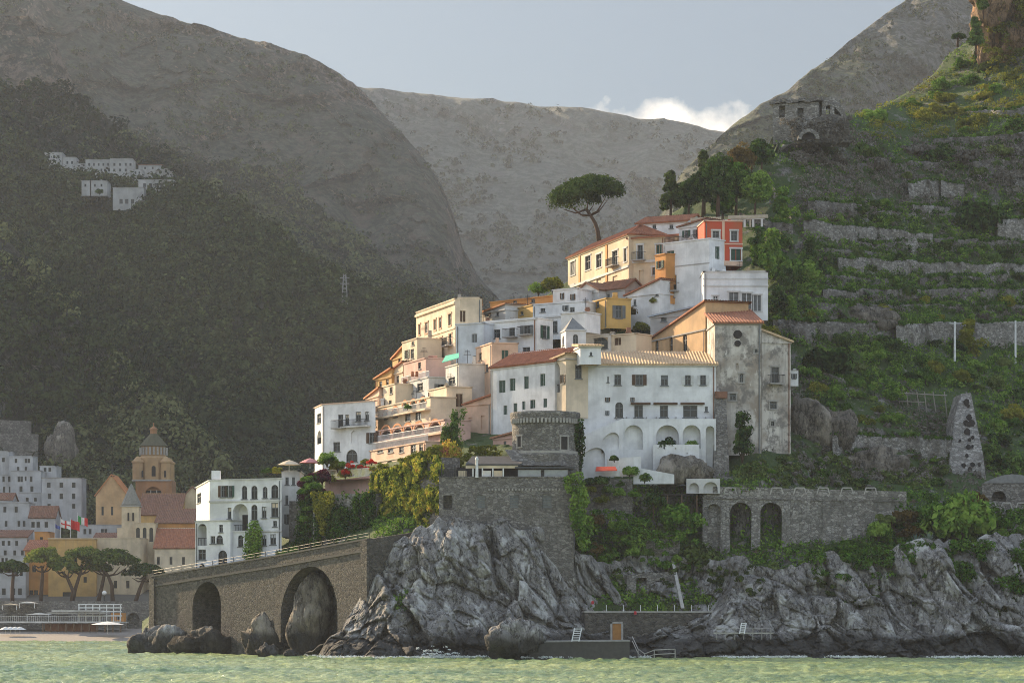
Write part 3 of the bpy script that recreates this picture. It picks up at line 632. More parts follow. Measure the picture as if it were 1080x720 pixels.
    if kind=='d':
        b=MB().obox(P3(u0-.45,v0-.16,-.85),f.U*(w_+.9),nrm*-.83,(0,0,.14)); bo=b.build('balcony',STONE,root)
        r_=MB(); nn=int((w_+.9)/.16)
        for k in range(nn+1): r_.tube([P3(u0-.43+k*(w_+.86)/nn,v0-.02,-.8),P3(u0-.43+k*(w_+.86)/nn,v0+.9,-.8)],.02,4,False)
        for uu in (u0-.43,u1+.43): r_.tube([P3(uu,v0+.9,-.8),P3(uu,v0+.9,-.02)],.03,4)
        r_.tube([P3(u0-.43,v0+.9,-.8),P3(u1+.43,v0+.9,-.8)],.03,4); r_.build('railing',IRON,bo)
DEP={'w':.18,'g':.12,'s':.18,'d':.2,'a':.2,'k':.5,'l':1.5,'b':.14}
def house(label,A,B,yt,yb,dep,mat,front=(),left=(),right=(),roof=('flat',.5),lx=None,name='house',cat='house',group=None,ref=None,sh=SHG,fr=SHGY,sur=None,lod=0,trim=None,rt=TILER,base=0.,back=None):
    """one building. A,B: bearing+range of the two ends of its main front; lx: the far end of its left flank;
    yt,yb: top and foot; openings (x0,x1,y0,y1,kind) given per front"""
    f=Face(A,B); Dr=ref or min(A[1],B[1]); zt=Zy(yt,Dr); zb=Zy(yb,Dr)-base
    inw=-f.n
    if not lx and not back and f.U.x<.82: dep=min(dep,3.2)
    if lx: q=Vector(((lx[0]-CX)*lx[1]/F,lx[1],0)); Dv=q-f.A
    else: Dv=inw*dep
    C_=f.B+Dv; E=f.A+Dv
    ctr=(f.A+f.B+C_+E)/4; root=thing(name,label,cat,(ctr.x,ctr.y,zb),group)
    if not right and not lod and not lx:
        right=[]; Lr=Dv.length
        if Lr>2.4 and f.U.x<.97 and zt-zb>2.6:
            for q in range(min(3,int((zt-zb)/2.9))):
                if HR.random()<.75: right.append((Lr*.5-.42,Lr*.5+.42,zt-1.9-2.9*q-.4,zt-.75-2.9*q,HR.choice('wgw'),'uv'))
    mb=MB()
    class G(Face):
        def __init__(s,a,b): s.A=a.copy(); s.B=b.copy(); d=s.B-s.A; s.L=d.length; s.U=d/s.L; s.n=Vector((s.U.y,-s.U.x,0))
    fl=G(E,f.A); fr_=G(f.B,C_); bk=G(C_,E)
    rk=roof[0]; rise=roof[1]; zw=zt
    for fc,ops in ((f,front),(fl,left),(fr_,right),(bk,())):
        rr=[]; todo=[]
        for o in ops:
            r=o[:4] if o[-1]=='uv' else fc.rect(*o[:4])
            if r[0]<.03 or r[1]>fc.L-.03 or r[2]<zb or r[3]>zt-.02:
                r=(max(r[0],.05),min(r[1],fc.L-.05),max(r[2],zb+.02),min(r[3],zt-.05))
                if r[1]-r[0]<.2 or r[3]-r[2]<.2: continue
            k=o[4]; rr.append((*r,k in('a','k','l','b') and not(len(o)>5 and o[5]=='sq'),DEP[k])); todo.append((r,k,o))
        wall_face(mb,fc.A,fc.U,fc.L,zb,zt,fc.n,rr)
        for r,k,o in todo: window(root,fc,r,k,o[5] if len(o)>5 and not isinstance(o[5],str) else sh,fr,sur,lod)
    z=Vector((0,0,1)); a,b,c,d=[Vector((q.x,q.y,zt)) for q in (f.A,f.B,C_,E)]
    U=f.U; I=(c-b).normalized(); ov=.28
    if rk=='flat':
        mb.quad(a-z*rise,b-z*rise,c-z*rise,d-z*rise)
        wmb=mb.build('wall',mat,root)
        co=MB()
        for fc in (f,fl,fr_,bk):
            co.obox(fc.pt(-.1,zt,-.10),fc.U*(fc.L+.2),fc.n*-.34,(0,0,.14))
        co.build('cornice',trim or mat,root)
    else:
        rm=MB(); e0=a-U*ov-I*ov; e1=b+U*ov-I*ov; e2=c+U*ov+I*ov; e3=d-U*ov+I*ov; up=z*rise; z1=z*.03
        if rk=='shed':   # rises to the back
            slope(rm,e0+z1,e1+z1,e2+up+z1,e3+up+z1); mb.quad(d,c,c+up,d+up); mb.poly((b,c,c+up)); mb.poly((a,d,d+up))
        elif rk=='shedr': # rises along the front to the right
            slope(rm,e3+z1,e0+z1,e1+up+z1,e2+up+z1); mb.quad(b,c,c+up,b+up); mb.poly((a,b,b+up)); mb.poly((d,c,c+up))
        elif rk=='shedl':
            slope(rm,e1+z1,e2+z1,e3+up+z1,e0+up+z1); mb.quad(d,a,a+up,d+up); mb.poly((a,b,a+up)); mb.poly((c,d,d+up))
        elif rk=='gable': # ridge parallel to the front
            m0=(e0+e3)/2+up+z1; m1=(e1+e2)/2+up+z1; slope(rm,e0+z1,e1+z1,m1,m0); slope(rm,e2+z1,e3+z1,m0,m1)
            mb.poly((b,c,(b+c)/2+up)); mb.poly((d,a,(a+d)/2+up))
        elif rk=='gablef': # gable on the front
            m0=(e0+e1)/2+up+z1; m1=(e3+e2)/2+up+z1; slope(rm,e3+z1,e0+z1,m0,m1); slope(rm,e1+z1,e2+z1,m1,m0)
            mb.poly((a,b,(a+b)/2+up)); mb.poly((c,d,(c+d)/2+up))
        elif rk=='hip':
            h=min((e3-e0).length,(e1-e0).length)/2
            if (e1-e0).length>=(e3-e0).length:
                m0=(e0+e3)/2+U*h+up+z1; m1=(e1+e2)/2-U*h+up+z1
                slope(rm,e0+z1,e1+z1,m1,m0); slope(rm,e2+z1,e3+z1,m0,m1); slope(rm,e3+z1,e0+z1,m0,m0+U*.01); slope(rm,e1+z1,e2+z1,m1,m1-U*.01)
            else:
                m0=(e0+e1)/2+I*h+up+z1; m1=(e3+e2)/2-I*h+up+z1
                slope(rm,e3+z1,e0+z1,m0,m1); slope(rm,e1+z1,e2+z1,m1,m0); slope(rm,e0+z1,e1+z1,m0,m0+I*.01); slope(rm,e2+z1,e3+z1,m1,m1+I*.01)
        wmb=mb.build('wall',mat,root); rm.build('roof',rt,root)
        if not lod:
            co=MB()
            for fc in (f,fl,fr_): co.obox(fc.pt(-.05,zt-.22,-.12),fc.U*(fc.L+.1),fc.n*-.118,(0,0,.16))
            co.build('cornice',trim or mat,root)
    if not lod and rk=='flat' and zt-zb>2 and f.L>3:
        for q in range(HR.choice((1,1,2))):
            u=f.L*(.15+.7*HR.random()); dd=Dv.length*(.5+.3*HR.random()); s_=.35+.25*HR.random(); cm=MB(); c_=f.pt(u,zt-rise,dd); cm.box(c_,s_,s_,rise+.5+.7*HR.random()); cm.box(c_+Vector((0,0,rise+.5)),s_+.16,s_+.16,.12); cm.build('chimney',HR.choice((mat,mat,TILEB,STONE)),root)
        if HR.random()<.45:
            c_=f.pt(f.L*(.2+.6*HR.random()),zt-rise,Dv.length*.6); an=MB().tube([c_,c_+Vector((0,0,rise+2.0))],.03,4)
            for k in range(4): an.tube([c_+Vector((-.45+.06*k,0,rise+1.4+.16*k)),c_+Vector((.45-.06*k,0,rise+1.4+.16*k))],.02,4)
            an.build('aerial',IRON,root)
    if not lod and zt-zb>3 and f.L>3 and name not in('palazzo',):
        u=.25 if HR.random()<.5 else f.L-.25; MB().tube([f.pt(u,zt-.2,-.09),f.pt(u,zb+.1,-.09)],.06,5).build('drainpipe',HR.choice((STONE,TILEB,SHGY)),root)
    root['_f']=0
    HF[root.name]=(f,fl,fr_,zt,zb); return root
def band(root,f,y,x=None,h=.22,pr=.09,mat=STONE,name='string_course',u0=-.05,u1=None):
    """a moulded course along a front, at the height seen at bearing x"""
    z=f.z(x if x is not None else CX+F*f.B.x/f.B.y,y); L_=f.L+.05 if u1 is None else u1
    return MB().obox(f.pt(u0,z,-pr),f.U*(L_-u0),f.n*-(pr-.003),(0,0,h)).build(name,mat,root)
def parapet_rail(root,f,u0,u1,z,d=-.1,h=.9,mat=IRON,sp=.2,name='railing'):
    r=MB(); n=max(2,int((u1-u0)/sp))
    for k in range(n+1): r.tube([f.pt(u0+(u1-u0)*k/n,z,d),f.pt(u0+(u1-u0)*k/n,z+h,d)],.022,4,False)
    r.obox(f.pt(u0,z+h,d+.03),f.U*(u1-u0),f.n*.06,(0,0,.06)); r.obox(f.pt(u0,z+.08,d+.02),f.U*(u1-u0),f.n*.04,(0,0,.04)); return r.build(name,mat,root)
# ---------------------------------------------------------------- the houses on the rock
def strip(xs,y0,y1,w,kind,*a): return [(x,x+w,y0,y1,kind,*a) for x in xs]
# white villa over the seawall
va=house('white villa with arched windows standing over the seawall road',(221,333),(297,329),505,610,9,WHITE,
 [(255,260.5,512,526,'a'),(265,271.5,512,526,'a'),(286,293.5,511,525,'a'),(245.5,261.5,531,561,'l'),(265,271.5,532,548,'a'),(286,293.5,530,545,'w'),(251,256.5,564,576,'a'),(276,281,534,546,'w'),(288,292,549,555,'w'),(277,282,513,525,'a'),(263,270,566,588,'a'),(285,291,563,574,'w'),(276,281,564,575,'w'),(241,245,512,524,'w'),(233,238,512,524,'w'),(240,244,535,547,'w')],
 left=[(208,212,520,530,'w')],name='white_villa',cat='villa',lx=(207,352),trim=WHITE2)
band(va,HF[va.name][0],529,260,.2,.12,WHITE2); band(va,HF[va.name][0],561,260,.2,.12,WHITE2)
MB().obox(P(223,505,333.2),(1.0,0,0),(0,1,0),(0,0,1.0)).build('chimney',WHITE,va)
house('lower white wing with arched loggia at the left of the villa',(206,334),(243,331.2),549,612,6,WHITE,
 [(208.5,218,552,575,'l'),(228,235,564,573,'a'),(230,239.5,580,604,'a'),(209,217,579,590,'w'),(222,227,565,573,'w'),(210,216,594,605,'a'),(231,235,553,561,'w')],name='villa_wing',cat='villa',trim=WHITE2)
house('plain white block joined to the right end of the villa',(297,333),(316,333),497,566,7,WHITE,[(301,304.5,503,511,'w'),(308,311,503,511,'w'),(301,304,522,532,'w'),(308,311.5,540,550,'w'),(302,306,542,552,'w')],name='villa_wing',cat='villa',trim=WHITE2)
# white house above the garden wall
wb=house('white house with balconies and a dark arched door above the red flowers',(340,352),(396,346),423,492,9,WHITE,
 [(356.5,362,437,451,'d'),(375,380.5,434,444,'w'),(370,376.5,454,467,'b'),(389.5,395,456,467,'s'),(351.5,358.5,466,476,'w'),(365,377,474,487,'k'),(364,368,437,448,'w'),(385,389,434,443,'w')],
 lx=(332,358),left=[(334.5,339,454,468,'l'),(334.5,338.5,436,446,'w')],sh=SHB,trim=PEACH)
f=HF[wb.name][0]; parapet_rail(wb,f,f.u(362),f.u(391),f.z(376,449.5),-.5,.8); band(wb,f,450.5,376,.18,.6,WHITE2,'balcony',f.u(362),f.u(391))
# --- terraced hotel: three arcaded floors stepping up the rock
def arcade(label,A,B,yt,yb,dep,mat,ops,trimmat=None,red=True,**k):
    r=house(label,A,B,yt,yb,dep,mat,ops,name='arcaded_terrace',cat='terrace house',**k); f=HF[r.name][0]
    if red:
        for o in ops:
            if o[4]!='l': continue
            u0,u1,v0,v1=f.rect(*o[:4]); rr=(u1-u0)/2; ry=min(rr,(v1-v0)*.6); um=(u0+u1)/2; m=MB()
            for q in range(10):
                g0=math.pi*q/10; g1=math.pi*(q+1)/10
                a=[(um+(rr+e)*math.cos(g),v1-ry+(ry+e)*math.sin(g)) for g,e in ((g0,.02),(g1,.02),(g1,.28),(g0,.28))]
                m.prism([f.pt(*p,-.05) for p in a],f.n*-.047)
            m.build('arch_trim',trimmat or TILEO,r)
    return r
r=arcade('lowest cream arcade of the terraced hotel above the ivy',(392,343),(431,330),482,506,6,CREAM,[(395,403.5,484.5,495,'l'),(406.5,415.5,484.5,495,'l'),(419,428,484,495,'l')],red=False)
f=HF[r.name][0]; parapet_rail(r,f,.1,f.L-.1,f.z(428,497),-.5,.8,LEADW); band(r,f,497.5,428,.25,.7,CREAM,'balcony')
r=house('peach block with square windows in the middle of the terraced hotel',(390,345),(449,326),466,500,9,PEACH,[(398,404,470,477,'w'),(409,415,470,477,'w'),(421,426,469,477,'w'),(433,439,468,478,'w'),(442,446,468,477,'w')],name='hotel_floor',cat='terrace house')
f=HF[r.name][0]; parapet_rail(r,f,.1,f.L-.1,f.z(445,466),.3,.9,LEADW)
r=arcade('long pink arcade with red trimmed arches on the terraced hotel',(396,347),(469,326),443,468,9,PINK,[(402,412,450,462,'l'),(414,424,448.5,461,'l'),(426,434.5,447.5,459,'l'),(437,447,446,459,'l'),(453,464.5,443.8,457,'l')])
f=HF[r.name][0]; parapet_rail(r,f,.1,f.L-.1,f.z(465,455.5),-.12,.7,LEADW); band(r,f,458,465,.3,.5,PEACH,'balcony')
r=arcade('cream arcade with small arches and railing high on the terraced hotel',(399,350),(454,333),419,446,8,CREAM,[(404,409,433,443,'l'),(424.5,430,424,433,'l'),(433,439,422.5,431,'l'),(442.5,449,420.5,430,'l'),(414,420,430,441,'l'),(427,433,436,444,'w'),(438,444,434,443,'w')])
f=HF[r.name][0]; parapet_rail(r,f,.1,f.L-.1,f.z(450,432),-.5,.8,LEADW); band(r,f,433,450,.2,.7,CREAM,'balcony')
house('cream hotel block with two tall windows and a flat terrace beside the green awning',(452,341),(471,335),408,470,8,CREAM,[(457,460.5,421,432,'g'),(463.5,467.5,419,431,'g'),(455,467,405,411,'w')],sh=SHB)
r=house('white railed terrace house with dark loggias above the small arches',(422,352),(452,342),398,424,7,WHITE2,[(431,436,406,415,'w'),(425,429,408,416,'w'),(440,446,404,412,'w')])
f=HF[r.name][0]; parapet_rail(r,f,.1,f.L-.1,f.z(450,398.5),.1,.8,LEADW)
house('narrow cream house with a door and railing at the left edge of the terraced hotel',(398,354),(417,347),405,440,7,CREAM,[(402,405.5,424,436,'d'),(410,413,422,432,'w'),(401,404,409,416,'w'),(411,414,408,415,'w')])
house('pale peach house with a low tiled roof stepping down at the left edge',(386,358),(400,352),416,470,7,PEACH,[(389.5,392.5,422,432,'g'),(394,397,440,450,'w'),(389,391.5,446,456,'w')],roof=('shedr',.9),rt=TILEO,sh=SHB)
house('small orange roofed house on the crest left of the pink block',(396,362),(413,357),396,425,6,OCHRE,[(400,403,402,409,'w'),(407,410,400,408,'w')],roof=('shedr',1.0),rt=TILEO)
house('small house with a red tiled roof below the ochre house on the crest',(405,361),(425,354),391,420,6,CREAM,[(410,413,396,405,'w'),(418,421,396,405,'w')],roof=('shedr',1.2),rt=TILER)
house('ochre house with an orange roof on the crest beside the cream palazzo',(414,364),(428,358),374,395,6,OCHRE,[(420,422.5,377,384,'w')],roof=('shedr',1.4),rt=TILEO)
r=house('pink block with red chimney pots below the cream palazzo',(426,353),(449,345),378,402,7,PINK,[(441,444,382,389,'w')])
m=MB()
for x in (435,439.5): m.tube([P(x,397,346),P(x,391.5,346)],[.22,.16],8)
m.build('chimney_pot',TILER,r)
r=house('narrow cream house with potted plants on its roof terrace left of the palazzo',(424,358),(440,352),357,382,6,CREAM,[(428,430.5,369,378,'w'),(433,436.5,368,378,'w'),(434,437,360,364,'w')])
# tall cream palazzo
pa=house('tall cream palazzo with two rows of long windows on the crest',(439,365),(480,349),315.5,385,10,CREAM,
 [(448.5,451.5,340,351,'g'),(457.5,460,337,348,'w'),(463,465.5,335,346,'w'),(473,476,331,343,'w'),(441.5,444,362,373,'w'),(449.5,452.5,359,374,'d'),(458,460.5,358,367,'w'),(464,466.5,356,366,'w'),(473.5,476.5,352,364,'d'),(441.5,443.5,342,353,'w')],
 right=[(485,491,327.5,339.5,'b','sq'),(497,503,327,339,'b','sq'),(486,491,349,361,'b','sq')],name='palazzo',cat='palazzo',sur=PEACH,sh=SHGY,ref=349)
f=HF[pa.name][0]; band(pa,f,347,478,.2,.1,CREAM); band(pa,f,321,478,.3,.2,CREAM,'cornice')
house('plain cream end wing of the palazzo facing the sea',(480.3,349.2),(508,349.2),314.5,385,8,CREAM,[(485,491,327.5,339.5,'g'),(486,490.5,350,361,'w')],sh=SHB,name='palazzo_wing',cat='palazzo')
# hotel right flank: blue-white houses
e1=house('tall blue white house with dark shuttered windows under the palazzo',(481,343),(510,341),341,432,8,BLUEW,[(497.5,503,352,361,'g'),(488.5,494,391,406,'g'),(489,493,441,448,'w'),(484,488,417,424,'w'),(499,503,375,382,'w'),(490,494,418,428,'w')],sh=SHGY)
house('peach and grey house with a buttressed flank right of the blue house',(501,342),(519,335),362,436,7,PEACH,[(505,508,372,380,'w'),(506,509,400,410,'w'),(512,515,384,392,'w')])
house('white house with a terrace rail below the green awning',(470,342),(484,337),384,445,6,WHITE2,[(473,480,398,405,'w'),(473,477,415,426,'w')])
e2=house('white three storey house with black balconies below the ochre wall',(510,344),(566,339),335.5,390,9,WHITE,
 [(518,527.5,347.5,357,'w'),(537,543,345.5,355,'d'),(552.5,559,343,352.5,'d'),(519,523,369,378,'w'),(526,532,368.5,378,'d'),(534,538,368,376,'w'),(541,544,367.5,376,'w'),(551,559,366,374,'w')],sh=SHGY)
band(e2,HF[e2.name][0],337.5,560,.2,.12,WHITE2)
e3=house('white house with a roof terrace and one dark door under the stacked boxes',(562,350),(618,346),318,356,9,WHITE,[(580,588,338.5,351,'w'),(570,575,325,329,'w'),(601,606,324,329,'w'),(595,598,322,327,'w')])
band(e3,HF[e3.name][0],333,610,.2,.15,WHITE2)
house('small white rooftop box on the crest left of the yellow house',(583,356),(609,354),304.5,321,5,WHITE,[(592,594,309,315,'w'),(603,605.5,310,316,'w')])
house('bright yellow house wall on the crest behind the white houses',(531,358),(562,350),322,341,6,YELL,[(549,552,328,332,'w')])
house('low white house on the crest left of the yellow wall',(508,358),(533,353),325,342,6,WHITE2,[(513,516,330,334,'w'),(523,526,329,333,'w')],roof=('shedr',.6),rt=TILEO)
house('long ochre wall house with an aerial on the crest',(517,368),(585,360),312,328,6,ORNG,[(541,545,316,319,'w'),(560,564,315,319,'w')])
house('tall yellow house with a blue door right of the white roof terrace',(614,352),(640,345),315,346,6,YELL,[(620,623,331,341,'g'),(629,632,318,324,'w')],sh=SHGY)
house('small grey house with a gabled red roof under the yellow palazzo',(606,360),(632,356),306,325,6,WHITE2,[(612,616,311,316,'w')],roof=('gablef',1.2),rt=TILEB)
house('rubble stone house with a red roof below the yellow palazzo',(629,358),(659,354),304,326,7,GREYP,[(640,643,310,316,'w'),(650,652,311,316,'w')],roof=('gable',1.3),rt=TILEB,name='stone_house')
house('white lean-to house with a red roof edge below the white tower house',(660,352),(696,348),308,344,6,WHITE,[(691,694.5,306,312,'w'),(668,671,316,322,'w')],roof=('shedr',1.7))
# yellow palazzo with the pine behind
yp=house('ochre palazzo with white framed windows and red hipped roof under the umbrella pine',(599,380),(663,356),247,312,5,GOLD,
 [(602,606.5,276,290,'g'),(617.5,623,270,284.5,'w'),(629,634.5,268,282,'w'),(646,651.5,264.5,280,'d'),(658,661,262,276,'w'),(602,606,301,311,'w'),(618,622,297,308,'w'),(629,634,294,306,'b','sq'),(646,651,291,303,'b','sq'),(610,613,298,309,'b')],
 name='palazzo',cat='palazzo',roof=('hip',1.6),sur=WHITE2,rt=TILER,ref=356,sh=SHGY,back=1)
f=HF[yp.name][0]; band(yp,f,283,660,.3,.16,WHITE2); 
pil=MB()
for x in (611.5,640): u=f.u(x); z0=f.z(x,300); pil.obox(f.pt(u-.35,z0,-.09),f.U*.7,f.n*-.087,(0,0,HF[yp.name][3]-z0-.3))
pil.build('pilaster',ORNG,yp)
yr=house('weathered ochre wing with a dark doorway at the right of the palazzo',(663.3,356.5),(701,354),249,318,10,GOLD,[(672.5,678,258.5,274,'d'),(692,698,258,267.5,'g'),(674,679,285,297,'b','sq'),(688,691,282,290,'w')],name='palazzo_wing',cat='palazzo',roof=('shed',1.6),sur=WHITE2,sh=SHG)
band(yr,HF[yr.name][0],277,680,.3,.16,WHITE2)
house('ochre side strip of wall left of the white tower house',(691,351),(702,349),268,320,4,ORNG,[(694,698,275,283,'w')])
house('long red roofed attic behind the ochre palazzo',(672,372),(724,369),233,250,7,WHITE,[(688,692,237,241,'w'),(706,710,237,241,'w')],roof=('gable',1.3))
# red house and the white tower house
wt=house('white tower house with two shuttered windows beside the red house',(699,351),(748,346),252,326,8,WHITE,[(703,711,264.5,275.5,'g'),(707.5,713.5,290,306.5,'d')],sh=SHG)
f=HF[wt.name][0]; band(wt,f,278,745,.12,.05,GREYP); parapet_rail(wt,f,.2,f.L*.75,HF[wt.name][3],.1,.7)
house('white rooftop hut with aerials above the white tower house',(716,356),(744,353),236,256,5,WHITE,[(722,726,243,250,'w'),(733,737,242,250,'w')],roof=('shedr',.7),rt=TILEB)
rh=house('red house with white framed windows high beside the white tower house',(743,348),(783,348.4),233.5,280,8,RED,[(751.5,758.5,243.5,251,'w'),(744.5,753.5,260,271.5,'w'),(771,777.5,243.5,254,'w'),(771,781.5,262.5,274.5,'g')],sur=WHITE2,sh=SHG,trim=PEACH)
f=HF[rh.name][0]; MB().obox(f.pt(f.u(761.6),HF[rh.name][4],-.08),f.U*.3,f.n*-.077,(0,0,HF[rh.name][3]-HF[rh.name][4])).build('pilaster',PEACH,rh)
band(rh,f,258,775,.16,.06,PEACH); MB().obox(f.pt(0,HF[rh.name][4],-.05),f.U*f.L,f.n*-.047,(0,0,.6)).build('plinth',PEACH,rh)
fq=Face((730,362),(806,360))
m=MB(); ba=thing('balustrade','pale balustrade of short posts on the terrace behind the red house','balustrade',P(768,240,361))
for k in range(9): MB().obox(fq.pt(fq.L*k/8.4,fq.z(770,240),0),fq.U*.25,fq.n*-.25,(0,0,.95)).build('post',WHITE2,ba)
MB().obox(fq.pt(0,fq.z(770,240)+.955,0),fq.U*fq.L,fq.n*-.25,(0,0,.12)).build('rail',WHITE2,ba)
m.__init__(); m.obox(fq.pt(-.2,fq.z(770,231.5),-.1),fq.U*(fq.L*.42),fq.n*-.5,(0,0,.35)); m.obox(fq.pt(fq.L*.5,fq.z(770,231),-.1),fq.U*(fq.L*.55),fq.n*-.5,(0,0,.42))
for k in range(7): m.obox(fq.pt(fq.L*k/6.3,fq.z(770,240),.1),fq.U*.18,fq.n*-.18,(0,0,1.05))
tag(m.build('pergola',plain('pergola_beam',(.5,.44,.33),.9),None,loc=P(768,240,361)),'pale beamed pergola on the terrace behind the red house','pergola')
wa=house('white annex with three arched shuttered windows below the red house',(742,341),(810,341),287,338,9,WHITE,[(769,779,308,326.5,'g'),(782.5,792.5,309,328,'g'),(794.7,802.7,311,328,'g'),(752,757,312,320,'w')],sh=SHGY,fr=SHW,sur=WHITE2,trim=WHITE2)
f=HF[wa.name][0]; band(wa,f,302,805,.16,.08,WHITE2); band(wa,f,294.5,805,.14,.06,WHITE2)
house('glazed roof veranda with a dark rail on the white annex',(789,342.5),(808.5,342.5),286.8,294,4,WHITE2,[(791+4.4*k,794.6+4.4*k,288,293.5,'w') for k in range(4)],fr=IRON,name='roof_veranda',cat='veranda')
house('low grey building with a blue flat roof above the church nave',(686,344),(748,340),330,352,8,GREYP,[(697,703,334,339,'w'),(722,728,327,331,'w')],roof=('shedr',1.2),rt=plain('lead_roof',(.38,.43,.48),.7),name='low_building',cat='outbuilding')
house('cream shed with a brown door on the terrace behind the convent',(634,335),(671,332),352,372,5,CREAM,[(648,655,356,364,'g')],sh=SHB,name='garden_shed',cat='shed')
house('dark open lean-to beside the cream garden shed',(616,336),(644,334),353,372,4,WHITE2,[(626,641,356,368,'k','sq')],name='garden_shed',cat='shed')
# --- church
nv=house('orange church nave with narrow windows and a sloping red roof',(684,343),(744,328),346,392,5.5,BRICK,[(691,694.5,359,378,'k'),(706,709.5,355,378,'k'),(720,724.5,350,372,'k')],name='church_nave',cat='church',roof=('shedr',3.2),rt=TILER,ref=328,back=1,trim=STONE)
ct=house('tall weathered church front with a round window above the arcade',(754,321),(803,321),340.5,480,9,WEATH,[(769.5,776,415,422,'w'),(780,784,394,403,'k'),(796,799,368,372,'k'),(776,779,383,390,'b')],name='weathered_church',cat='church',lx=(742,331),roof=('shed',2.6),rt=TILER,sur=STONE,trim=STONE)
MB().prism([P(778+4.6*math.cos(q*math.pi/8),352.5-4.6*math.sin(q*math.pi/8),320.9) for q in range(16)],(0,.06,0)).build('round_window',DARKIN,ct)
MB().prism([P(778+3.4*math.cos(q*math.pi/8),362-3.4*math.sin(q*math.pi/8),320.9) for q in range(16)],(0,.06,0)).build('niche',DARKIN,ct)
cw=house('grey weathered wing with an iron balcony at the right of the church',(803.3,322),(834,323),359.5,478,9,WEATH,[(813.5,821.5,387,404,'d'),(812,819,423.5,431,'w'),(813,816.5,444,449,'k')],name='church_wing',cat='church house',roof=('shedl',1.35),rt=TILET,sur=STONE)
house('small white lean-to with one window clinging to the church wing',(834,325),(842,325),390,407,3,WHITE,[(836,839,394,399,'w')],name='lean_to',cat='outbuilding')
# leaning buttress
bt=thing('stone_buttress','leaning stone buttress between the convent and the church','buttress',P(761,508,318))
b0,b1,t1,t0=P(752,512,315.5),P(770,512,315.5),P(765.5,414,319.5),P(755,414,319.5)
MB().prism([b0,b1,t1,t0],(0,4,0)).build('masonry',ST_GREY,bt); MB().obox(P(754,414,319)+Vector((0,0,-.6)),(1.4,0,0),(0,1.6,0),(0,0,.75)).build('cap',TILEB,bt)
# --- convent
cv=house('long white convent with shuttered windows and a tan tiled roof',(597,319.5),(755,319.5),384.5,504,9,WHITE,
 [(603,609,395.5,406,'s'),(648,655,395,406,'w'),(670.5,678,395,406,'w'),(697,704.5,395.5,406.5,'w'),(722.5,728.5,395.5,406,'s'),(738.5,744.5,395.5,406,'s'),
 (603,609,423.5,432.5,'s'),(649,657,424,440,'a'),(669,678,427,440,'w'),(696,704.5,427.5,440,'w'),(720.5,735.5,427.5,440,'w'),(743.5,746.5,428.5,434,'w'),(639.5,642,419,423,'w'),(639.5,641.5,433,437,'w'),(640.5,642,397,403,'w'),(666,668,419,423,'w')],name='convent',cat='convent',roof=('shed',2.3),rt=TILET,sh=SHW,fr=SHGY)
f=HF[cv.name][0]
for x0,x1 in ((665,686),(689,714.5),(717.5,743)):
    m=MB().tube([f.pt(f.u(x0),f.z(x0,425.6),-.25),f.pt(f.u(x1),f.z(x1,425.6),-.25)],.13,8); m.build('rolled_awning',SHB,cv)
m=MB()
for k in range(11): u=f.u(650)+.01+k*(f.L-f.u(650)-.1)/10; m.obox(f.pt(u,f.z(700,442.3),-.32),f.U*.08,f.n*-.3,(0,0,.3))
m.build('spout',STONE,cv)
house('small white chimney block with a round vent on the convent roof',(612,316.8),(634,316.8),364.5,384.2,2.5,WHITE,[(622,624.6,371,375,'k')],left=[],lx=(606,320),roof=('shed',.4),rt=TILET,name='vent_house',cat='roof hut')
# left wing of convent
lw=house('left wing of the convent with green shutters and a red shed roof',(518,329),(585,320),381,466,9,WHITE,
 [(526,533,401,414,'g'),(537.5,543.5,399,412,'g'),(552.5,557.5,396.5,410,'g'),(569.5,575,394,407,'g'),(531,535,427.5,437,'g'),(541.5,545.5,425,434.5,'g'),(550.5,554,423,432,'g'),(559,564.5,421.5,430.5,'g'),(573,577,420,429.5,'g')],name='convent_wing',cat='convent',roof=('shed',1.9),rt=TILER,ref=320)
house('lit corner of the convent with an arched niche and tiny balcony',(580,321.6),(597,318.2),377,440,5,CREAM,[(582.5,590.5,383,414,'l'),(583,586,421,428,'w'),(592.5,595,395,404,'w')],name='convent_corner',cat='convent',trim=STONE,roof=('shedr',.5),rt=TILET)
# bell gable
bg_=house('small white bell tower with a grey pyramid roof over the convent',(597,323),(618,323),348.5,384,2.2,WHITE,[(604.5,609.5,352.5,364,'k')],lx=(591.5,326),left=[(593,595,354,364,'k')],name='bell_tower',cat='bell tower')
fq=HF[bg_.name]; a,b=fq[0].pt(-.1,fq[3]),fq[0].pt(fq[0].L+.1,fq[3]); c=a+Vector((-.55,3,0)); d=b+Vector((-.55,3,0)); ap=(a+b+c+d)/4+Vector((-.1,0,1.65))
MB().poly((a,b,ap)).poly((b,d,ap)).poly((d,c,ap)).poly((c,a,ap)).build('pyramid_roof',plain('grey_cement',(.22,.22,.215),.9),bg_)
house('plain white stair block behind the little bell tower',(591.5,333),(617,331),329.5,350,5,WHITE,[],name='stair_block',cat='outbuilding')
# pink low house left of convent wing
house('low peach house with a red roof and green shutters left of the convent wing',(490,333),(518,329.5),424,464,6,PEACH,[(494,498,440,455,'b','sq'),(507,511,438,453,'b','sq'),(493,516,421,425,'w')],roof=('shedr',.9),rt=TILER)
house('small terracotta red house at the foot of the convent wing',(520,321),(542,318),460,476,4,PINK,[(531,534,465,471,'w')],roof=('shedr',.5),rt=TILEB)
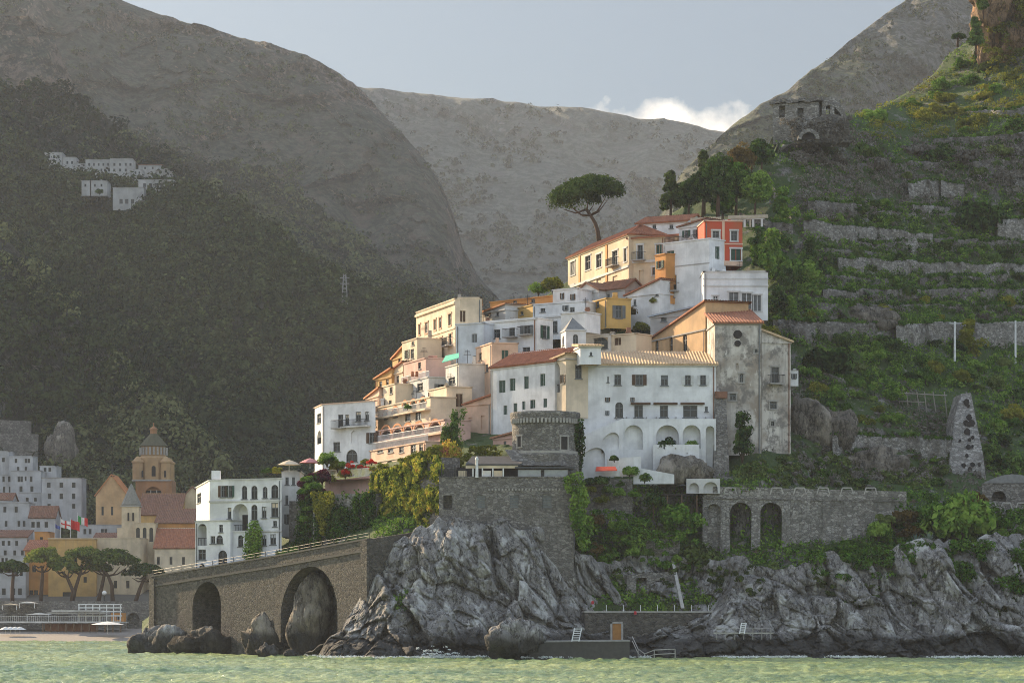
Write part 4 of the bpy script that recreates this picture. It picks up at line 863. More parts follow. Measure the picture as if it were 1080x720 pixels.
# ---------------------------------------------------------------- convent terraces
def flatwall(name,label,cat,A,B,ytA,ytB,yb,th,mat,ops=(),group=None,pname='masonry',cope=None,parent=None):
    """free wall with its top running from ytA to ytB; ops in bearings"""
    f=Face(A,B); za,zb=Zy(ytA,A[1]),Zy(ytB,B[1]); zt=max(za,zb); z0=Zy(yb,min(A[1],B[1]))
    wz=lambda u:za+(zb-za)*u/f.L
    warp=lambda u,v:z0+(v-z0)*(wz(u)-z0)/(zt-z0)
    rr=[]
    for o in ops:
        u0,u1,v0,v1=f.rect(*o[:4]); um=(u0+u1)/2; k=(zt-z0)/(wz(um)-z0)
        rr.append((max(u0,.05),min(u1,f.L-.05),z0+max(v0-z0,.02)*k,z0+(v1-z0)*k,o[4],o[5]))
    root=parent or thing(name,label,cat,f.pt(f.L/2,z0),group); mb=MB(); wall_face(mb,f.A,f.U,f.L,z0,zt,f.n,rr,warp)
    mb.quad(f.pt(0,za),f.pt(f.L,zb),f.pt(f.L,zb,th),f.pt(0,za,th)); mb.quad(f.pt(0,z0),f.pt(0,za),f.pt(0,za,th),f.pt(0,z0,th)); mb.quad(f.pt(f.L,z0),f.pt(f.L,zb),f.pt(f.L,zb,th),f.pt(f.L,z0,th)); mb.quad(f.pt(0,z0,th),f.pt(f.L,z0,th),f.pt(f.L,zb,th),f.pt(0,za,th))
    mb.build(pname,mat,root)
    if cope: 
        MB().obox(f.pt(-.05,za,-.08),f.pt(f.L+.05,zb,-.08)-f.pt(-.05,za,-.08),f.n*-(th+.16),(0,0,.14)).build('coping',cope,root)
    return root,f
flatwall('arcade_wall','white arcaded terrace wall with three arches below the convent','arcade',(656,317),(755,317),441.5,441.5,512,1.0,WHITE,[(658.5,678,448,474,True,.7),(692,716,448,470,True,2.4),(720,739,448,473,True,2.4),(744.5,753.5,449,498,True,2.)])
flatwall('stair_ramp','white sloping stair wall with two blind arches left of the convent arcade','ramp',(613,316.2),(657,316.2),460,441,506,1.6,WHITE,[(613.4,638,472.5,496,True,.35),(634.5,653,456.5,475,True,.35)])
flatwall('parapet_wall','tall plain white parapet in front of the convent arches','parapet',(689,315),(737.5,315),468.5,468.5,496,.4,WHITE,[(700,701.2,472,474,False,.2),(712,713.2,472,474,False,.2),(724,725.2,477,479,False,.2)])
flatwall('parapet_wall','low white curved parapet stepping down below the stair ramp','parapet',(640,313.5),(676,312.8),484,481,502,.4,WHITE)
flatwall('parapet_wall','short white parapet sloping down to the rock beside the ivy','parapet',(668,312.4),(711,312),492,500,510,.4,WHITE)
flatwall('parapet_wall','small white garden wall with a red awning left of the stair ramp','parapet',(627,311.5),(653,311),492,491,502,.4,WHITE)
rock('rock_outcrop','rounded bare rock under the white parapet','rock',718,497,314,3.4,1.6,1.6,31,RKB,sub=26)
o=MB().prism([P(629,492,310.5),P(649,491.5,310.5),P(651,495.5,309),P(628,496,309)],(0,0,-.08)).build('awning',plain('red_canvas',(.55,.06,.03),.8),None,loc=P(640,494,310)); tag(o,'small red canvas awning on the white garden wall','awning')
# ---------------------------------------------------------------- round tower
def tower():
    c=P(575,520,309.5); R=3.62; rt=thing('watchtower','round grey stone watchtower with a projecting top between the terraces','tower',c)
    zt=Zy(433,306); zm=Zy(476,306)
    MB().lathe((c.x,c.y,0),[(R+.55,c.z-4),(R+.35,zm-.3),(R+.1,zm),(R,zm+.05),(R-.02,zt-1.4),(R+.12,zt-1.0),(R+.22,zt-.2),(R+.15,zt),(R-.4,zt),(R-.4,zt-.6),(0,zt-.6)],48).build('masonry',ST_GREY,rt,False)
    MB().lathe((c.x,c.y,0),[(R+.1,zm-.18),(R+.22,zm-.16),(R+.22,zm+.12),(R,zm+.14)],48).build('string_course',STONE,rt)
    for x,y0,y1,w_ in ((595,460,473.5,.85),(548,459,470.5,.6),(611,450,457,.4)):
        sx=(x-CX)*306/F-c.x; sx=max(-R*.98,min(R*.98,sx)); g=math.asin(sx/R); n=Vector((math.sin(g),-math.cos(g),0)); t_=Vector((math.cos(g),math.sin(g),0))
        z0,z1=Zy(y1,306),Zy(y0,306); o=Vector((c.x,c.y,0))+n*(R-.12)-t_*w_/2+Vector((0,0,z0))
        wn=MB(); 
        for k in (0,1): wn.obox(o+t_*(k*(w_)-.12*(1-k)),t_*.12,n*.2,(0,0,z1-z0))
        wn.obox(o-t_*.2+Vector((0,0,z1-z0)),t_*(w_+.4),n*.22,(0,0,.16)); wn.obox(o-t_*.2-Vector((0,0,.12)),t_*(w_+.4),n*.24,(0,0,.12))
        wb_=wn.build('window',STONE,rt); MB().obox(o,t_*w_,n*.13,(0,0,z1-z0)).build('pane',DARKIN,wb_)
    m=MB()
    for k in range(26):
        g=math.radians(200+k*6.4); m.obox((c.x+(R+.12)*math.cos(g)-.12,c.y+(R+.12)*math.sin(g)-.12,zt-1.25),(.22,0,0),(0,.22,0),(0,0,.5))
    m.build('corbel',STONE,rt); return rt
tower()
# ---------------------------------------------------------------- bastion and restaurant
bs,f=flatwall('bastion_wall','grey rubble bastion wall with three shuttered windows under the restaurant terrace','wall',(463,304.8),(605,304),503.5,503.5,618,5,ST_GREY,[(467.5,477,522,537,False,1.2),(503,512,522,535.5,False,.15),(537.5,547,522,535.5,False,.15),(572,582,522,535.5,False,.15)],cope=ST_GREY)
for x0,x1 in ((503,512),(537.5,547),(572,582)):
    u0,u1,v0,v1=f.rect(x0,x1,522,535.5); m=MB()
    for q in range(8): m.obox(f.pt(u0+.03,v0+.03+q*(v1-v0)/8.2,.12),f.U*(u1-u0-.06),f.n*-.06,(0,0,.12))
    m.build('window_shutter',SHGY,bs)
m=MB()
for k in range(22): m.obox(f.pt(f.u(515)+k*.36,f.z(550,517),-.1),f.U*.16,f.n*-.1,(0,0,.22))
m.build('corbel',STONE,bs)
rs=thing('restaurant_terrace','open restaurant terrace with dark pitched canopies under the watchtower','restaurant',P(540,503.5,307))
fr2=Face((463,304.6),(605,304))
def fp(x,y,d): return fr2.pt(fr2.u(x),fr2.z(x,y),d)
cm_=plain('canopy_slate',(.07,.07,.072),.8)
m=MB(); m.prism([fp(491,489,.1),fp(548,489,.1),fp(551,487.5,.3),fp(540,479,3.2),fp(496,479,3.2)],(0,0,-.15)); m.build('canopy',cm_,rs)
m=MB(); m.prism([fp(543,492,.0),fp(606,492,.0),fp(606,490,3.6),fp(543,490,3.6)],(0,0,-.18)); m.build('canopy',cm_,rs)
MB().prism([fp(543,490,.9),fp(600,490,.9),fp(582,474,3.),fp(531,472,3.)],(0,.4,0)).build('sloping_skirt',ST_GREY,rs)
m=MB().obox(fp(491,493.5,.2),fr2.U*5.6,fr2.n*-.2,(0,0,.42)); m.build('fascia',CREAM,rs)
for x in (465,479,498,508,519,530,545,572,601): m=MB().obox(fp(x,503.4,.2),fr2.U*.14,fr2.n*-.14,(0,0,1.35 if x<485 else 1.08)); m.build('post',IRON if x<485 or x>540 else LEADW,rs)
m=MB().tube([fp(503,503.4,-.05),fp(503,486,-.05),fp(503,484,-.05),fp(503,481,-.05)],[.17,.14,.2,.05],8); m.build('column',LEADW,rs)
for a,b in ((546,571),(574,599)): m=MB().obox(fp(a,502.5,.25),fr2.U*((b-a)*.1),fr2.n*-.04,(0,0,.75)); m.build('clear_blind',plain('pale_blind',(.33,.34,.34),.5),rs)
m=MB().obox(fp(480,503,2.6),fr2.U*12.3,fr2.n*-.1,(0,0,1.2)); m.build('back_wall',DARKIN,rs)
parapet_rail(rs,fr2,.05,fr2.u(497),fr2.z(480,503.4),.12,.85)
for k,(x,c) in enumerate(((487,CREAM),(513,WHITE),(525,CREAM))): MB().box(fp(x,503.3,.9),.9,.8,.75).build('table',c,rs)
# ---------------------------------------------------------------- viaduct
vd,f=flatwall('viaduct','grey stone road viaduct with two tall open arches and panelled parapet','viaduct',(741,313),(956,311),512.5,518,618,6,ST_PALE,[(746,760,531,584,True,.6),(770,792.5,529.5,590,True,4.5),(802,824.5,529.5,598,True,4.5)])
def panels(root,f,xs,w_,ya,yb):
    for x in xs:
        u0,u1,v0,v1=f.rect(x,x+w_,ya,yb); m=MB(); t_=.13
        for a,b in (((u0+.15,v1),(u1-.15,v1)),((u0+.15,v1),(u0-.05,v0)),((u1-.15,v1),(u1+.05,v0))):
            d=Vector((b[0]-a[0],b[1]-a[1])); l=d.length; d/=l; nn=Vector((-d.y,d.x))*t_/2
            m.prism([f.pt(a[0]+nn.x,a[1]+nn.y,-.06),f.pt(b[0]+nn.x,b[1]+nn.y,-.06),f.pt(b[0]-nn.x,b[1]-nn.y,-.06),f.pt(a[0]-nn.x,a[1]-nn.y,-.06)],f.n*-.057)
        m.build('panel_moulding',ST_LIME,root)
panels(vd,f,[764,788.5,813,837.5,862,887,912],12.5,514.2,521)
MB().obox(f.pt(0,f.z(745,525.5),-.12),f.pt(f.L,f.z(955,529.5),-.12)-f.pt(0,f.z(745,525.5),-.12),f.n*-.117,(0,0,.18)).build('string_course',ST_GREY,vd)
for x in (764.5,797,829,850,872,894,917): MB().prism([f.pt(f.u(x)-.55,f.z(x,606),-.45),f.pt(f.u(x)+.55,f.z(x,606),-.45),f.pt(f.u(x)+.42,f.z(x,528),-.1),f.pt(f.u(x)-.42,f.z(x,528),-.1)],f.n*-.6).build('pier',ST_PALE,vd)
r,f2=flatwall('road_arch','white walled arch end at the left of the viaduct parapet','arch wall',(724,312.4),(759.5,312.4),504.5,504.5,520,.5,WHITE2,[(727,737,509,519.6,True,1.2),(742,757,508,519.6,True,1.2)])
r,f2=flatwall('road_parapet','short stretch of panelled road parapet at the right edge above the bushes','parapet',(1030,314),(1100,313),527,531,560,.6,ST_GREY)
panels(r,f2,[1040,1056,1072],11,530,536.5)
vh=thing('vaulted_hut','low grey stone hut with a rounded roof and dark arch by the road','hut',P(1062,530,319))
f=Face((1036,319),(1100,318)); mb=MB(); r0=f.rect(1046,1061,517.5,529); wall_face(mb,f.A,f.U,f.L,Zy(540,318),Zy(509,318),f.n,[(*r0,True,1.5)]); mb.quad(f.pt(0,Zy(540,318)),f.pt(0,Zy(509,318)),f.pt(0,Zy(509,318),5),f.pt(0,Zy(540,318),5)); mb.build('wall',ST_GREY,vh)
m=MB()
pr=[f.pt(f.L*k/12,Zy(509,318)+1.0*math.sin(math.pi*k/12),-.1) for k in range(13)]; m.prism(pr,f.n*-5.2); m.build('vault',plain('grey_cement',(.22,.22,.215),.9),vh)
MB().prism([f.pt(f.u(1070),Zy(507,318),1),f.pt(f.u(1083),Zy(507,318),1),f.pt(f.u(1080),Zy(501,318),1.5)],f.n*-1.5).build('skylight',WHITE2,vh)
# ---------------------------------------------------------------- retaining walls of the terraces
TLINES=[]
def terrace(label,x0,x1,yt0,yt1,h0,h1,seed,mat=ST_PALE,off=.35,rag=.3,name='terrace_wall',group=None):
    rs=np.random.RandomState(seed); xs=np.arange(x0,x1+.1,1.6); n=len(xs); q=(xs-x0)/max(1,(x1-x0))
    yt=yt0+(yt1-yt0)*q+rag*6*vnoise(np.stack([xs/13.,xs*0+seed,xs*0],1),seed); hb=h0+(h1-h0)*q+2.5*vnoise(np.stack([xs/9.,xs*0+seed,xs*0],1),seed+1)
    D=Dt(xs,yt+hb*.75)-off; D=np.asarray(D).reshape(-1)
    wx=(xs-CX)*D/F; zt=H0+(YH-yt)*D/F; zb=H0+(YH-yt-hb)*D/F-1.5
    nv=10; V=[]
    for k in range(nv):
        s=k/(nv-1); z=zt+(zb-zt)*s; j=-rockdisp(np.stack([wx,wx*0+seed*9.,z],1),((1.6,.34),(.7,.34)),s=seed)
        V.append(np.stack([wx,D-.5*s+j,z],1))
    for dz,dy in ((0.02,1.2),(-2,1.4)): V.insert(0,np.stack([wx,D+dy,zt+dz],1))
    TLINES.append((xs,yt,hb,D)); V=np.concatenate(V); c=V.mean(0)
    o=npmesh(name,V,gridfaces(nv+2,n),mat,loc=tuple(c)); return tag(o,label,'terrace wall',group)
terrace('long tall grey retaining wall with white poles on the right hillside',945,1130,341,339,30,34,1,ST_PALE)
terrace('lower grey retaining wall running left from the tall one to the houses',815,948,336,342,20,22,2,ST_GREY)
terrace('broken pale terrace wall high behind the red house',848,985,232,247,24,20,3)
terrace('pale terrace wall on the upper right slope below the bushes',884,1090,272,280,18,20,4)
terrace('thin terrace wall just above the tall retaining wall',868,1090,306,303,12,14,5,ST_GREY)
terrace('square pale masonry block on the slope, left of two',958,990,192,191,24,25,6)
terrace('square pale masonry block on the slope beside the big bush',992,1016,190,193,28,26,7)
terrace('low pale wall under the two masonry blocks',962,1003,216,217,17,16,8)
terrace('short grey wall on the ridge below the ruin',852,910,212,214,16,18,9,ST_GREY)
terrace('pale wall stub at the right edge of the upper slope',1052,1100,232,230,34,40,10)
terrace('thin sunny terrace wall near the top right crag',1020,1100,118,112,8,9,11)
terrace('thin grey terrace wall below the sunny bushes',985,1100,146,140,9,10,12,ST_GREY)
terrace('long low garden wall above the viaduct hillside',878,1004,457,462,22,26,13,ST_PALE)
terrace('grey terrace wall between the church and the rock arch',846,905,392,398,10,12,14,ST_GREY)
terrace('thin terrace wall in the middle of the right slope',905,1090,256,252,8,9,15,ST_GREY)
terrace('narrow pale terrace wall under the ridge trees',780,836,225,236,10,14,16,ST_GREY)
terrace('stepped grey wall along the ridge stairs',812,838,190,236,8,8,17,ST_PALE)
terrace('thin grassy terrace edge low on the right slope',815,900,318,322,8,8,18,ST_GREY)
terrace('thin grey terrace wall high above the middle of the right slope',985,1090,250,256,8,9,21,ST_GREY)
terrace('thin dry stone terrace wall above the bare rock',862,960,290,294,8,8,22,ST_GREY)
terrace('short dry stone terrace wall right of the middle slope',970,1090,292,290,7,8,23,ST_GREY)
terrace('low dry stone terrace wall just over the long thin one',880,1090,321,322,6,7,24,ST_GREY)
terrace('short terrace wall under the broken pale wall',858,940,262,266,7,7,25,ST_GREY)
terrace('low grey terrace wall beside the big dark bush',900,1030,222,226,7,8,26,ST_GREY)
terrace('overgrown terrace wall under the ruin scrub',905,1090,172,168,8,8,27,ST_GREY)
# ruined buttress on the right
bt=thing('ruined_buttress','tall triangular ruined stone buttress pitted with holes on the right slope','buttress',P(1018,512,340))
MB().prism([P(999,522,331),P(1042,522,331),P(1037,480,336),P(1029,440,341),P(1024,414,344),P(1014,415,344),P(1007,440,341),P(1002,480,336)],(0,6,0)).build('masonry',ST_PALE,bt)
rs_=np.random.RandomState(5); m=MB()
for k in range(26):
    y=420+92*rs_.rand(); x=1017+(y-414)*.19*(rs_.rand()*1.7-.8)+3; D=344-(y-414)*.12-.4; s=.15+.25*rs_.rand()
    c=P(x,y,D); m.prism([c+Vector((s*math.cos(g)*(.7+.5*rs_.rand()),0,s*1.2*math.sin(g)*(.7+.5*rs_.rand()))) for g in np.linspace(0,6.28,8)[:-1]],(0,.35,0))
ph=m.build('putlog_holes',DARKIN,bt); ph['kind']='stuff'
for k,(x,y0,y1) in enumerate(((1007,339,375),(1071,338,382))):
    D=Dt(x,372)-3.2; o=MB().tube([P(x,y1+6,D),P(x,y0,D)],[.15,.12],7).tube([P(x-6,y0+2,D),P(x+6,y0+2,D)],.05,5).build('utility_pole',LEADW,None,loc=P(x,y1,D)); tag(o,('white utility pole in front of the tall retaining wall, left one','white utility pole in front of the tall retaining wall at the right edge')[k],'pole')
tr=thing('vine_trellis','wooden vine trellis of leaning poles in the grassy plot','trellis',P(972,430,Dt(972,425)))
D=Dt(972,428)-1.5
for k,x in enumerate((948,957,968,976,985,997)): MB().tube([P(x+2,434+k%2*6,D),P(x-1,413,D)],.07,5).build('pole',plain('grey_pole',(.30,.27,.23),.9),tr)
MB().tube([P(945,414,D-.1),P(999,417,D-.1)],.07,5).build('rail',_M['grey_pole'],tr); MB().tube([P(948,423,D-.1),P(975,424,D-.1)],.06,5).build('rail',_M['grey_pole'],tr)
# ruin on the ridge
ru=thing('ruined_house','roofless ruined stone house with dark windows on top of the ridge','ruin',P(852,136,400))
f=Face((815,401),(863,399)); mb=MB(); z0,zt=Zy(150,399),Zy(107.5,399)
wall_face(mb,f.A,f.U,f.L,z0,zt,f.n,[(*f.rect(821.5,828,111.5,124),False,1.),(*f.rect(841,847.5,114,127),False,1.)]); 
for u in (0,f.L): mb.quad(f.pt(u,z0),f.pt(u,zt),f.pt(u,zt,5),f.pt(u,z0,5))
mb.build('wall',ST_PALE,ru)
m=MB(); x=-.5
for k in range(9): m.obox(f.pt(x+k*.85,zt+.003+.1*(k%3),-.35),f.U*.83,f.n*-5.6,(0,0,.35+.12*(k%2))); 
m.build('broken_roof',ST_GREY,ru)
m=MB()
for x0,x1,ya,yb in ((866,871,105,140),(875,880,103,140)): m.prism([P(x0,yb,399.5),P(x1,yb,399.5),P(x1,ya,399.5),P(x0+1,ya+1,399.5)],(0,1.2,0))
m.build('broken_pier',ST_PALE,ru)
pts=[P(866,105,399.4),P(876,101.5,399.4),P(884,106,399.4),P(890,114,399.4),P(894,126,399.4)]; q=[P(x+0,y+4,399.4) for x,y in ((890.5,126),(886.5,116),(881.5,110),(876,106.5),(868,109))]
MB().prism(pts+q,(0,3,0)).build('vault_rib',ST_PALE,ru)
MB().prism([P(862,150,399.3),P(898,150,399.3),P(895,127,399),P(884,121,399),P(868,120,399),P(862,126,399)],(0,4,0)).build('broken_wall',ST_GREY,ru)
aw=thing('stone_arch','small half buried stone arch below the ridge ruin','arch',P(852,148,396)); m=MB()
for q in range(9):
    g0=math.pi*q/9; g1=math.pi*(q+1)/9; c=P(853,147,395.6)
    m.prism([c+Vector((r*math.cos(g),0,r*math.sin(g))) for g,r in ((g0,1.),(g1,1.),(g1,1.5),(g0,1.5))],(0,1.2,0))
m.build('arch_ring',ST_PALE,aw); MB().prism([P(853,147,396.2)+Vector((1.02*math.cos(math.pi*k/10),0,1.02*math.sin(math.pi*k/10))) for k in range(11)],(0,.3,0)).build('dark_opening',DARKIN,aw)
rock('rock_outcrop','bare pale rock slab below the rock arch on the slope','rock',915,338,Dt(915,345)+.5,4.8,2.4,2.0,41,RKB,sub=30)
rock('rock_outcrop','grey rocky bluff at the right side of the church','rock',864,462,Dt(864,462)+.4,4.6,2.4,3.9,43,RKB,sub=36)
rock('rock_outcrop','low grey rock among shrubs over the viaduct','rock',925,492,Dt(925,492)-.3,5.,2.,2.2,44,RKB,sub=30)
# ---------------------------------------------------------------- bathing place on the rocks
q,f=flatwall('bathing_platform_wall','long dark retaining wall with a pale coping above the bathing quay','wall',(617,299.5),(752,300.5),645.5,645.5,700,3,ST_DARK,cope=ST_LIME)
for x in np.linspace(640,748,7): MB().tube([f.pt(f.u(x),f.z(x,645),.4),f.pt(f.u(x),f.z(x,637.5),.4)],.04,5).build('rail_post',LEADW,q)
q,f=flatwall('quay','dark concrete bathing quay at the waterline','quay',(560,288.5),(664,289.5),677,676,705,4.5,plain('wet_concrete',(.075,.07,.06),.7),cope=plain('quay_top',(.30,.29,.27),.8))
dr=thing('changing_hut_door','weathered orange wooden door in the retaining wall by the quay','door',P(650,674,298)); c=P(646,675,298)
MB().obox(c+Vector((0,0,0)),(.9,0,0),(0,.1,0),(0,0,1.75)).build('panel',plain('orange_door',(.36,.17,.05),.7),dr); MB().obox(c+Vector((-.22,-.08,0)),(.2,0,0),(0,.25,0),(0,0,2.0)).build('jamb',STONE,dr); MB().obox(c+Vector((-.22,-.08,1.78)),(1.3,0,0),(0,.25,0),(0,0,.2)).build('lintel',STONE,dr); MB().obox(c+Vector((.92,-.08,0)),(.2,0,0),(0,.25,0),(0,0,1.77)).build('jamb',STONE,dr)
def ladder(label,x0,x1,y0,y1,D,lean=2):
    t=thing('bathing_ladder',label,'ladder',P((x0+x1)/2,y1,D))
    for x in (x0,x1): MB().tube([P(x,y1,D-.4),P(x+lean,y0,D)],.06,6).build('side_rail',LEADW,t)
    for k in range(6):
        s=(k+.5)/6; y=y1+(y0-y1)*s; MB().obox(P(x0+lean*s,y,D-.4+.4*s),((x1-x0)*D/F,0,0),(0,.12,0),(0,0,.08)).build('rung',LEADW,t)
ladder('white metal bathing ladder on the quay left of the orange door',603,610.5,662,676,288.3,3)
ladder('white metal ladder standing on the narrow bathing gangway',780,785,656.5,668,291.5)
gw=thing('bathing_gangway','narrow railed bathing gangway along the rocks','gangway',P(784,668,291)); MB().obox(P(753,668,291.5),(6.1,0,0),(0,1.2,0),(0,0,.14)).build('deck',ST_LIME,gw)
for x in np.linspace(756,813,7): MB().tube([P(x,674,291.4),P(x,662.5,291.4)],.045,5).build('post',STONE,gw)
MB().tube([P(754,662.5,291.4),P(813,662.5,291.4)],.035,5).build('rail',STONE,gw)
pp=[P(667,671,297),P(673,684,293),P(680,689,291),P(690,685,290.5),P(712,684,290.3)]
sr=thing('handrail','bent pale handrail running down to the sea beside the quay','handrail',P(690,690,291))
for dz in (0,-.45): MB().tube([p+Vector((0,0,dz)) for p in pp],.05,6).build('rail',ST_LIME,sr)
for p in pp[1:]: MB().tube([p,p-Vector((0,0,1.1))],.05,6).build('post',ST_LIME,sr)
hu,f=flatwall('stone_hut','ruined grey stone hut with a dark doorway on the middle rocks','hut',(661,306),(716,307),606,602,634,4,ST_GREY,[(671,682,609,627,False,1.2),(692,698,612,620,False,.5)])
flatwall('stone_hut','small square stone hut set in the rocks under the bastion','hut',(566,303.5),(600,304),612,612,640,3,ST_DARK,[(579,588,613.5,632,False,.4)])
flatwall('garden_wall','grey garden wall with two plastered panels right of the bastion','garden wall',(617,310.5),(667,311),505,505,552,1.5,ST_GREY,[(626,640,509,523,False,.1),(645,661,508,524,False,.1)])
flatwall('garden_wall','pale low wall among the shrubs above the stone hut','garden wall',(680,309.5),(717,309.5),568,567,584,1.2,ST_PALE)
flatwall('garden_wall','two pale concrete blocks under the big shrub, left one','garden wall',(711,308),(725,308),587,587,606,1.,ST_PALE)
flatwall('garden_wall','two pale concrete blocks under the big shrub, right one','garden wall',(734,308),(750,308),589,590,610,1.,ST_PALE)
pg=thing('cane_pergola','dark cane pergola roof over the garden above the stone hut','pergola',P(712,540,312)); MB().obox(P(688,522,311.5),(4.7,0,0),(0,2.6,0),(0,0,.15)).build('roof',DARKIN,pg)
for x in (689,704,719,735): MB().tube([P(x,548,311.4),P(x,522,311.4)],.07,5).build('post',WOOD,pg)
st=thing('rock_stairs','thin pale stair wall climbing the rocks above the bathing wall','stairs',P(719,640,302)); MB().prism([P(708,590,308),P(711,590,308),P(722,641,300.3),P(718.5,641,300.3)],(0,1,0)).build('stair_wall',ST_LIME,st)
for k,(x,y) in enumerate(((625,637),(670,648))): 
    o=MB().lathe(P(x,y,299.6 if k else 301),[(.0,0),(.14,.03),(.16,.25),(.1,.38),(0,.4)],10).build('red_float',plain('red_float_paint',(.5,.04,.05),.5),None,loc=P(x,y,300)); tag(o,('small red float lying on the rocks above the bathing wall','small red float hanging at the bathing wall coping')[k],'float')
flatwall('garden_wall','rough retaining wall hung with autumn creeper under the hotel','garden wall',(391,321),(464,308),500,482,572,2.5,ST_GREY)
# ivy garden walls
r,f=flatwall('garden_wall','ivy covered garden wall with a pale lit end above the coast road','garden wall',(330,326),(394,318),521.5,520,584,1.5,ST_PALE)
flatwall('garden_wall','grey planter wall with stacked terraces left of the ivy wall','garden wall',(305,331),(331,328),528,528,596,1.5,ST_GREY)
r,f=flatwall('railed_terrace','narrow railed terrace wall under the red bougainvillea','terrace',(343,333),(394,327),508,501,524,2,PINK); parapet_rail(r,f,.1,f.L-.1,f.z(390,502),-.1,.9,LEADW)
MB().obox(f.pt(0,f.z(390,505.5),-1.2),f.U*f.L,f.n*-1.2,(0,0,.12)).build('ledge',TILEB,r)
def parasol(label,x,yt,yb,D,r,mat):
    t=thing('parasol',label,'parasol',P(x,yb,D)); c=P(x,yt,D); MB().tube([P(x,yb,D),c],.05,6).build('pole',LEADW,t); MB().lathe(c,[(r,-.55),(r*.5,-.2),(.02,0.02)],10).build('canopy',mat,t)
parasol('pale cream parasol on the terrace right of the villa roof',305,485,497,332,1.4,CREAM)
parasol('pink and white parasol beside the cream one above the gardens',327,483,494,332,1.3,plain('pink_canvas',(.62,.25,.25),.8))
o=MB().prism([P(466,382,338),P(484,377,335),P(484,372,336.5),P(470,375,339)],(0,0,-.06)).build('awning',plain('teal_canvas',(.02,.42,.30),.8),None,loc=P(475,378,337)); tag(o,'bright green canvas awning below the cream palazzo','awning')
ORK=rockmat('orange_crag_rock',(.52,.33,.18),(.30,.19,.11),(.06,.04,.03),(.05,.06,.02),False,(.45,.22,.09))
for k,(x,y,rx,rz,l_) in enumerate(((1046,30,3.2,4.6,'orange rock pillar at the left edge of the top crag'),(1068,18,4.,5.5,'tall orange and grey rock face at the top right corner'),(1082,48,3.4,3.6,'grey rock block low on the top crag'),(1040,-4,2.6,4.,'small rock horn on top of the crag'))):
    rock('rock_outcrop',l_,'rock',x,y,446-k*1.2,rx,2.6,rz,70+k,ORK,sub=32,amp=1.2)
# ---------------------------------------------------------------- vegetation
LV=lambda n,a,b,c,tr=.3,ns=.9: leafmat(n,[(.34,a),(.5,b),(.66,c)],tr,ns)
lf_shrub=LV('shrub_leaves',(.020,.050,.008),(.09,.185,.024),(.23,.34,.06))
lf_dark=LV('dark_leaves',(.010,.024,.006),(.042,.085,.018),(.13,.20,.045),.2)
lf_olive=LV('olive_leaves',(.03,.045,.015),(.10,.14,.035),(.20,.25,.08))
lf_yel=LV('yellow_green_leaves',(.09,.11,.014),(.19,.20,.026),(.30,.28,.04),.35)
lf_dry=LV('dry_scrub',(.08,.07,.055),(.16,.145,.12),(.25,.23,.195),.2)
lf_rust=LV('rusty_leaves',(.06,.045,.015),(.12,.08,.025),(.18,.13,.04))
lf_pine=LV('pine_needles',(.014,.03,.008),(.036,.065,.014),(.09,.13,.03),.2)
lf_ivy=leafmat('autumn_ivy',[(.33,(.03,.05,.01)),(.41,(.18,.24,.03)),(.48,(.50,.46,.07)),(.56,(.55,.42,.08)),(.62,(.42,.14,.07)),(.69,(.16,.04,.06))],.35,1.1)
lf_ivyg=LV('green_ivy',(.015,.035,.006),(.05,.11,.016),(.13,.20,.03),.25,1.2)
lf_red=LV('bougainvillea_red',(.30,.02,.015),(.55,.03,.02),(.70,.08,.05),.35)
lf_mag=LV('bougainvillea_wine',(.05,.01,.02),(.09,.015,.035),(.14,.03,.06),.3)
lf_agave=LV('agave_leaves',(.09,.13,.10),(.14,.19,.14),(.22,.27,.2),.1)
def clumpmesh(name,seed,nc,ncard,size,flat=.8,cr=.42,mat=None,shape='round',stem=True):
    rs=np.random.RandomState(seed); d=rs.normal(size=(nc,3)); d/=np.linalg.norm(d,axis=1,keepdims=True); d[:,2]=np.abs(d[:,2])*.9+.05*rs.rand(nc)
    if shape=='round': C=d*(.25+.5*rs.rand(nc,1))*np.array([1.,1.,flat*1.25])
    elif shape=='tall': h=rs.rand(nc); C=np.stack([(1-.7*h)*.42*rs.normal(size=nc)*.6,(1-.7*h)*.42*rs.normal(size=nc)*.6,h*2.1],1)
    elif shape=='wide': C=np.stack([rs.uniform(-.75,.75,nc),rs.uniform(-.6,.6,nc),np.abs(rs.normal(size=nc))*.25],1)
    C[:,2]+=.12
    V,Q=cards(C,cr*(.6+.7*rs.rand(nc)),ncard,size,rs,.85,-.5)
    me=bpy.data.meshes.new(name); me.from_pydata(V.tolist(),[],Q.tolist()); me.materials.append(mat); return me
def stemmesh(seed,h=.5):
    m=MB(); rs=random.Random(seed)
    for k in range(4):
        g=k*1.6+rs.random(); m.tube([(0,0,-.35),(math.cos(g)*.15,math.sin(g)*.15,h*.4),(math.cos(g)*.4,math.sin(g)*.4,h)],[.05,.035,.015],5)
    me=bpy.data.meshes.new('stem'); me.from_pydata([tuple(v) for v in m.v],[],m.f); me.materials.append(plain('bark',(.07,.05,.035),.95)); return me
STEM=stemmesh(3)
FOL={}
def fol(kind,mat,k):
    key=(kind,mat.name,k)
    if key not in FOL:
        sd=hash((kind,k))%1000 if 0 else (len(kind)*37+k*13)
        if kind=='round': FOL[key]=clumpmesh('foliage',sd,26,95,.105,.8,.42,mat)
        elif kind=='tall': FOL[key]=clumpmesh('foliage',sd,30,80,.10,1,.36,mat,'tall')
        elif kind=='wide': FOL[key]=clumpmesh('foliage',sd,24,90,.10,.6,.34,mat,'wide')
    return FOL[key]
NV=[0]
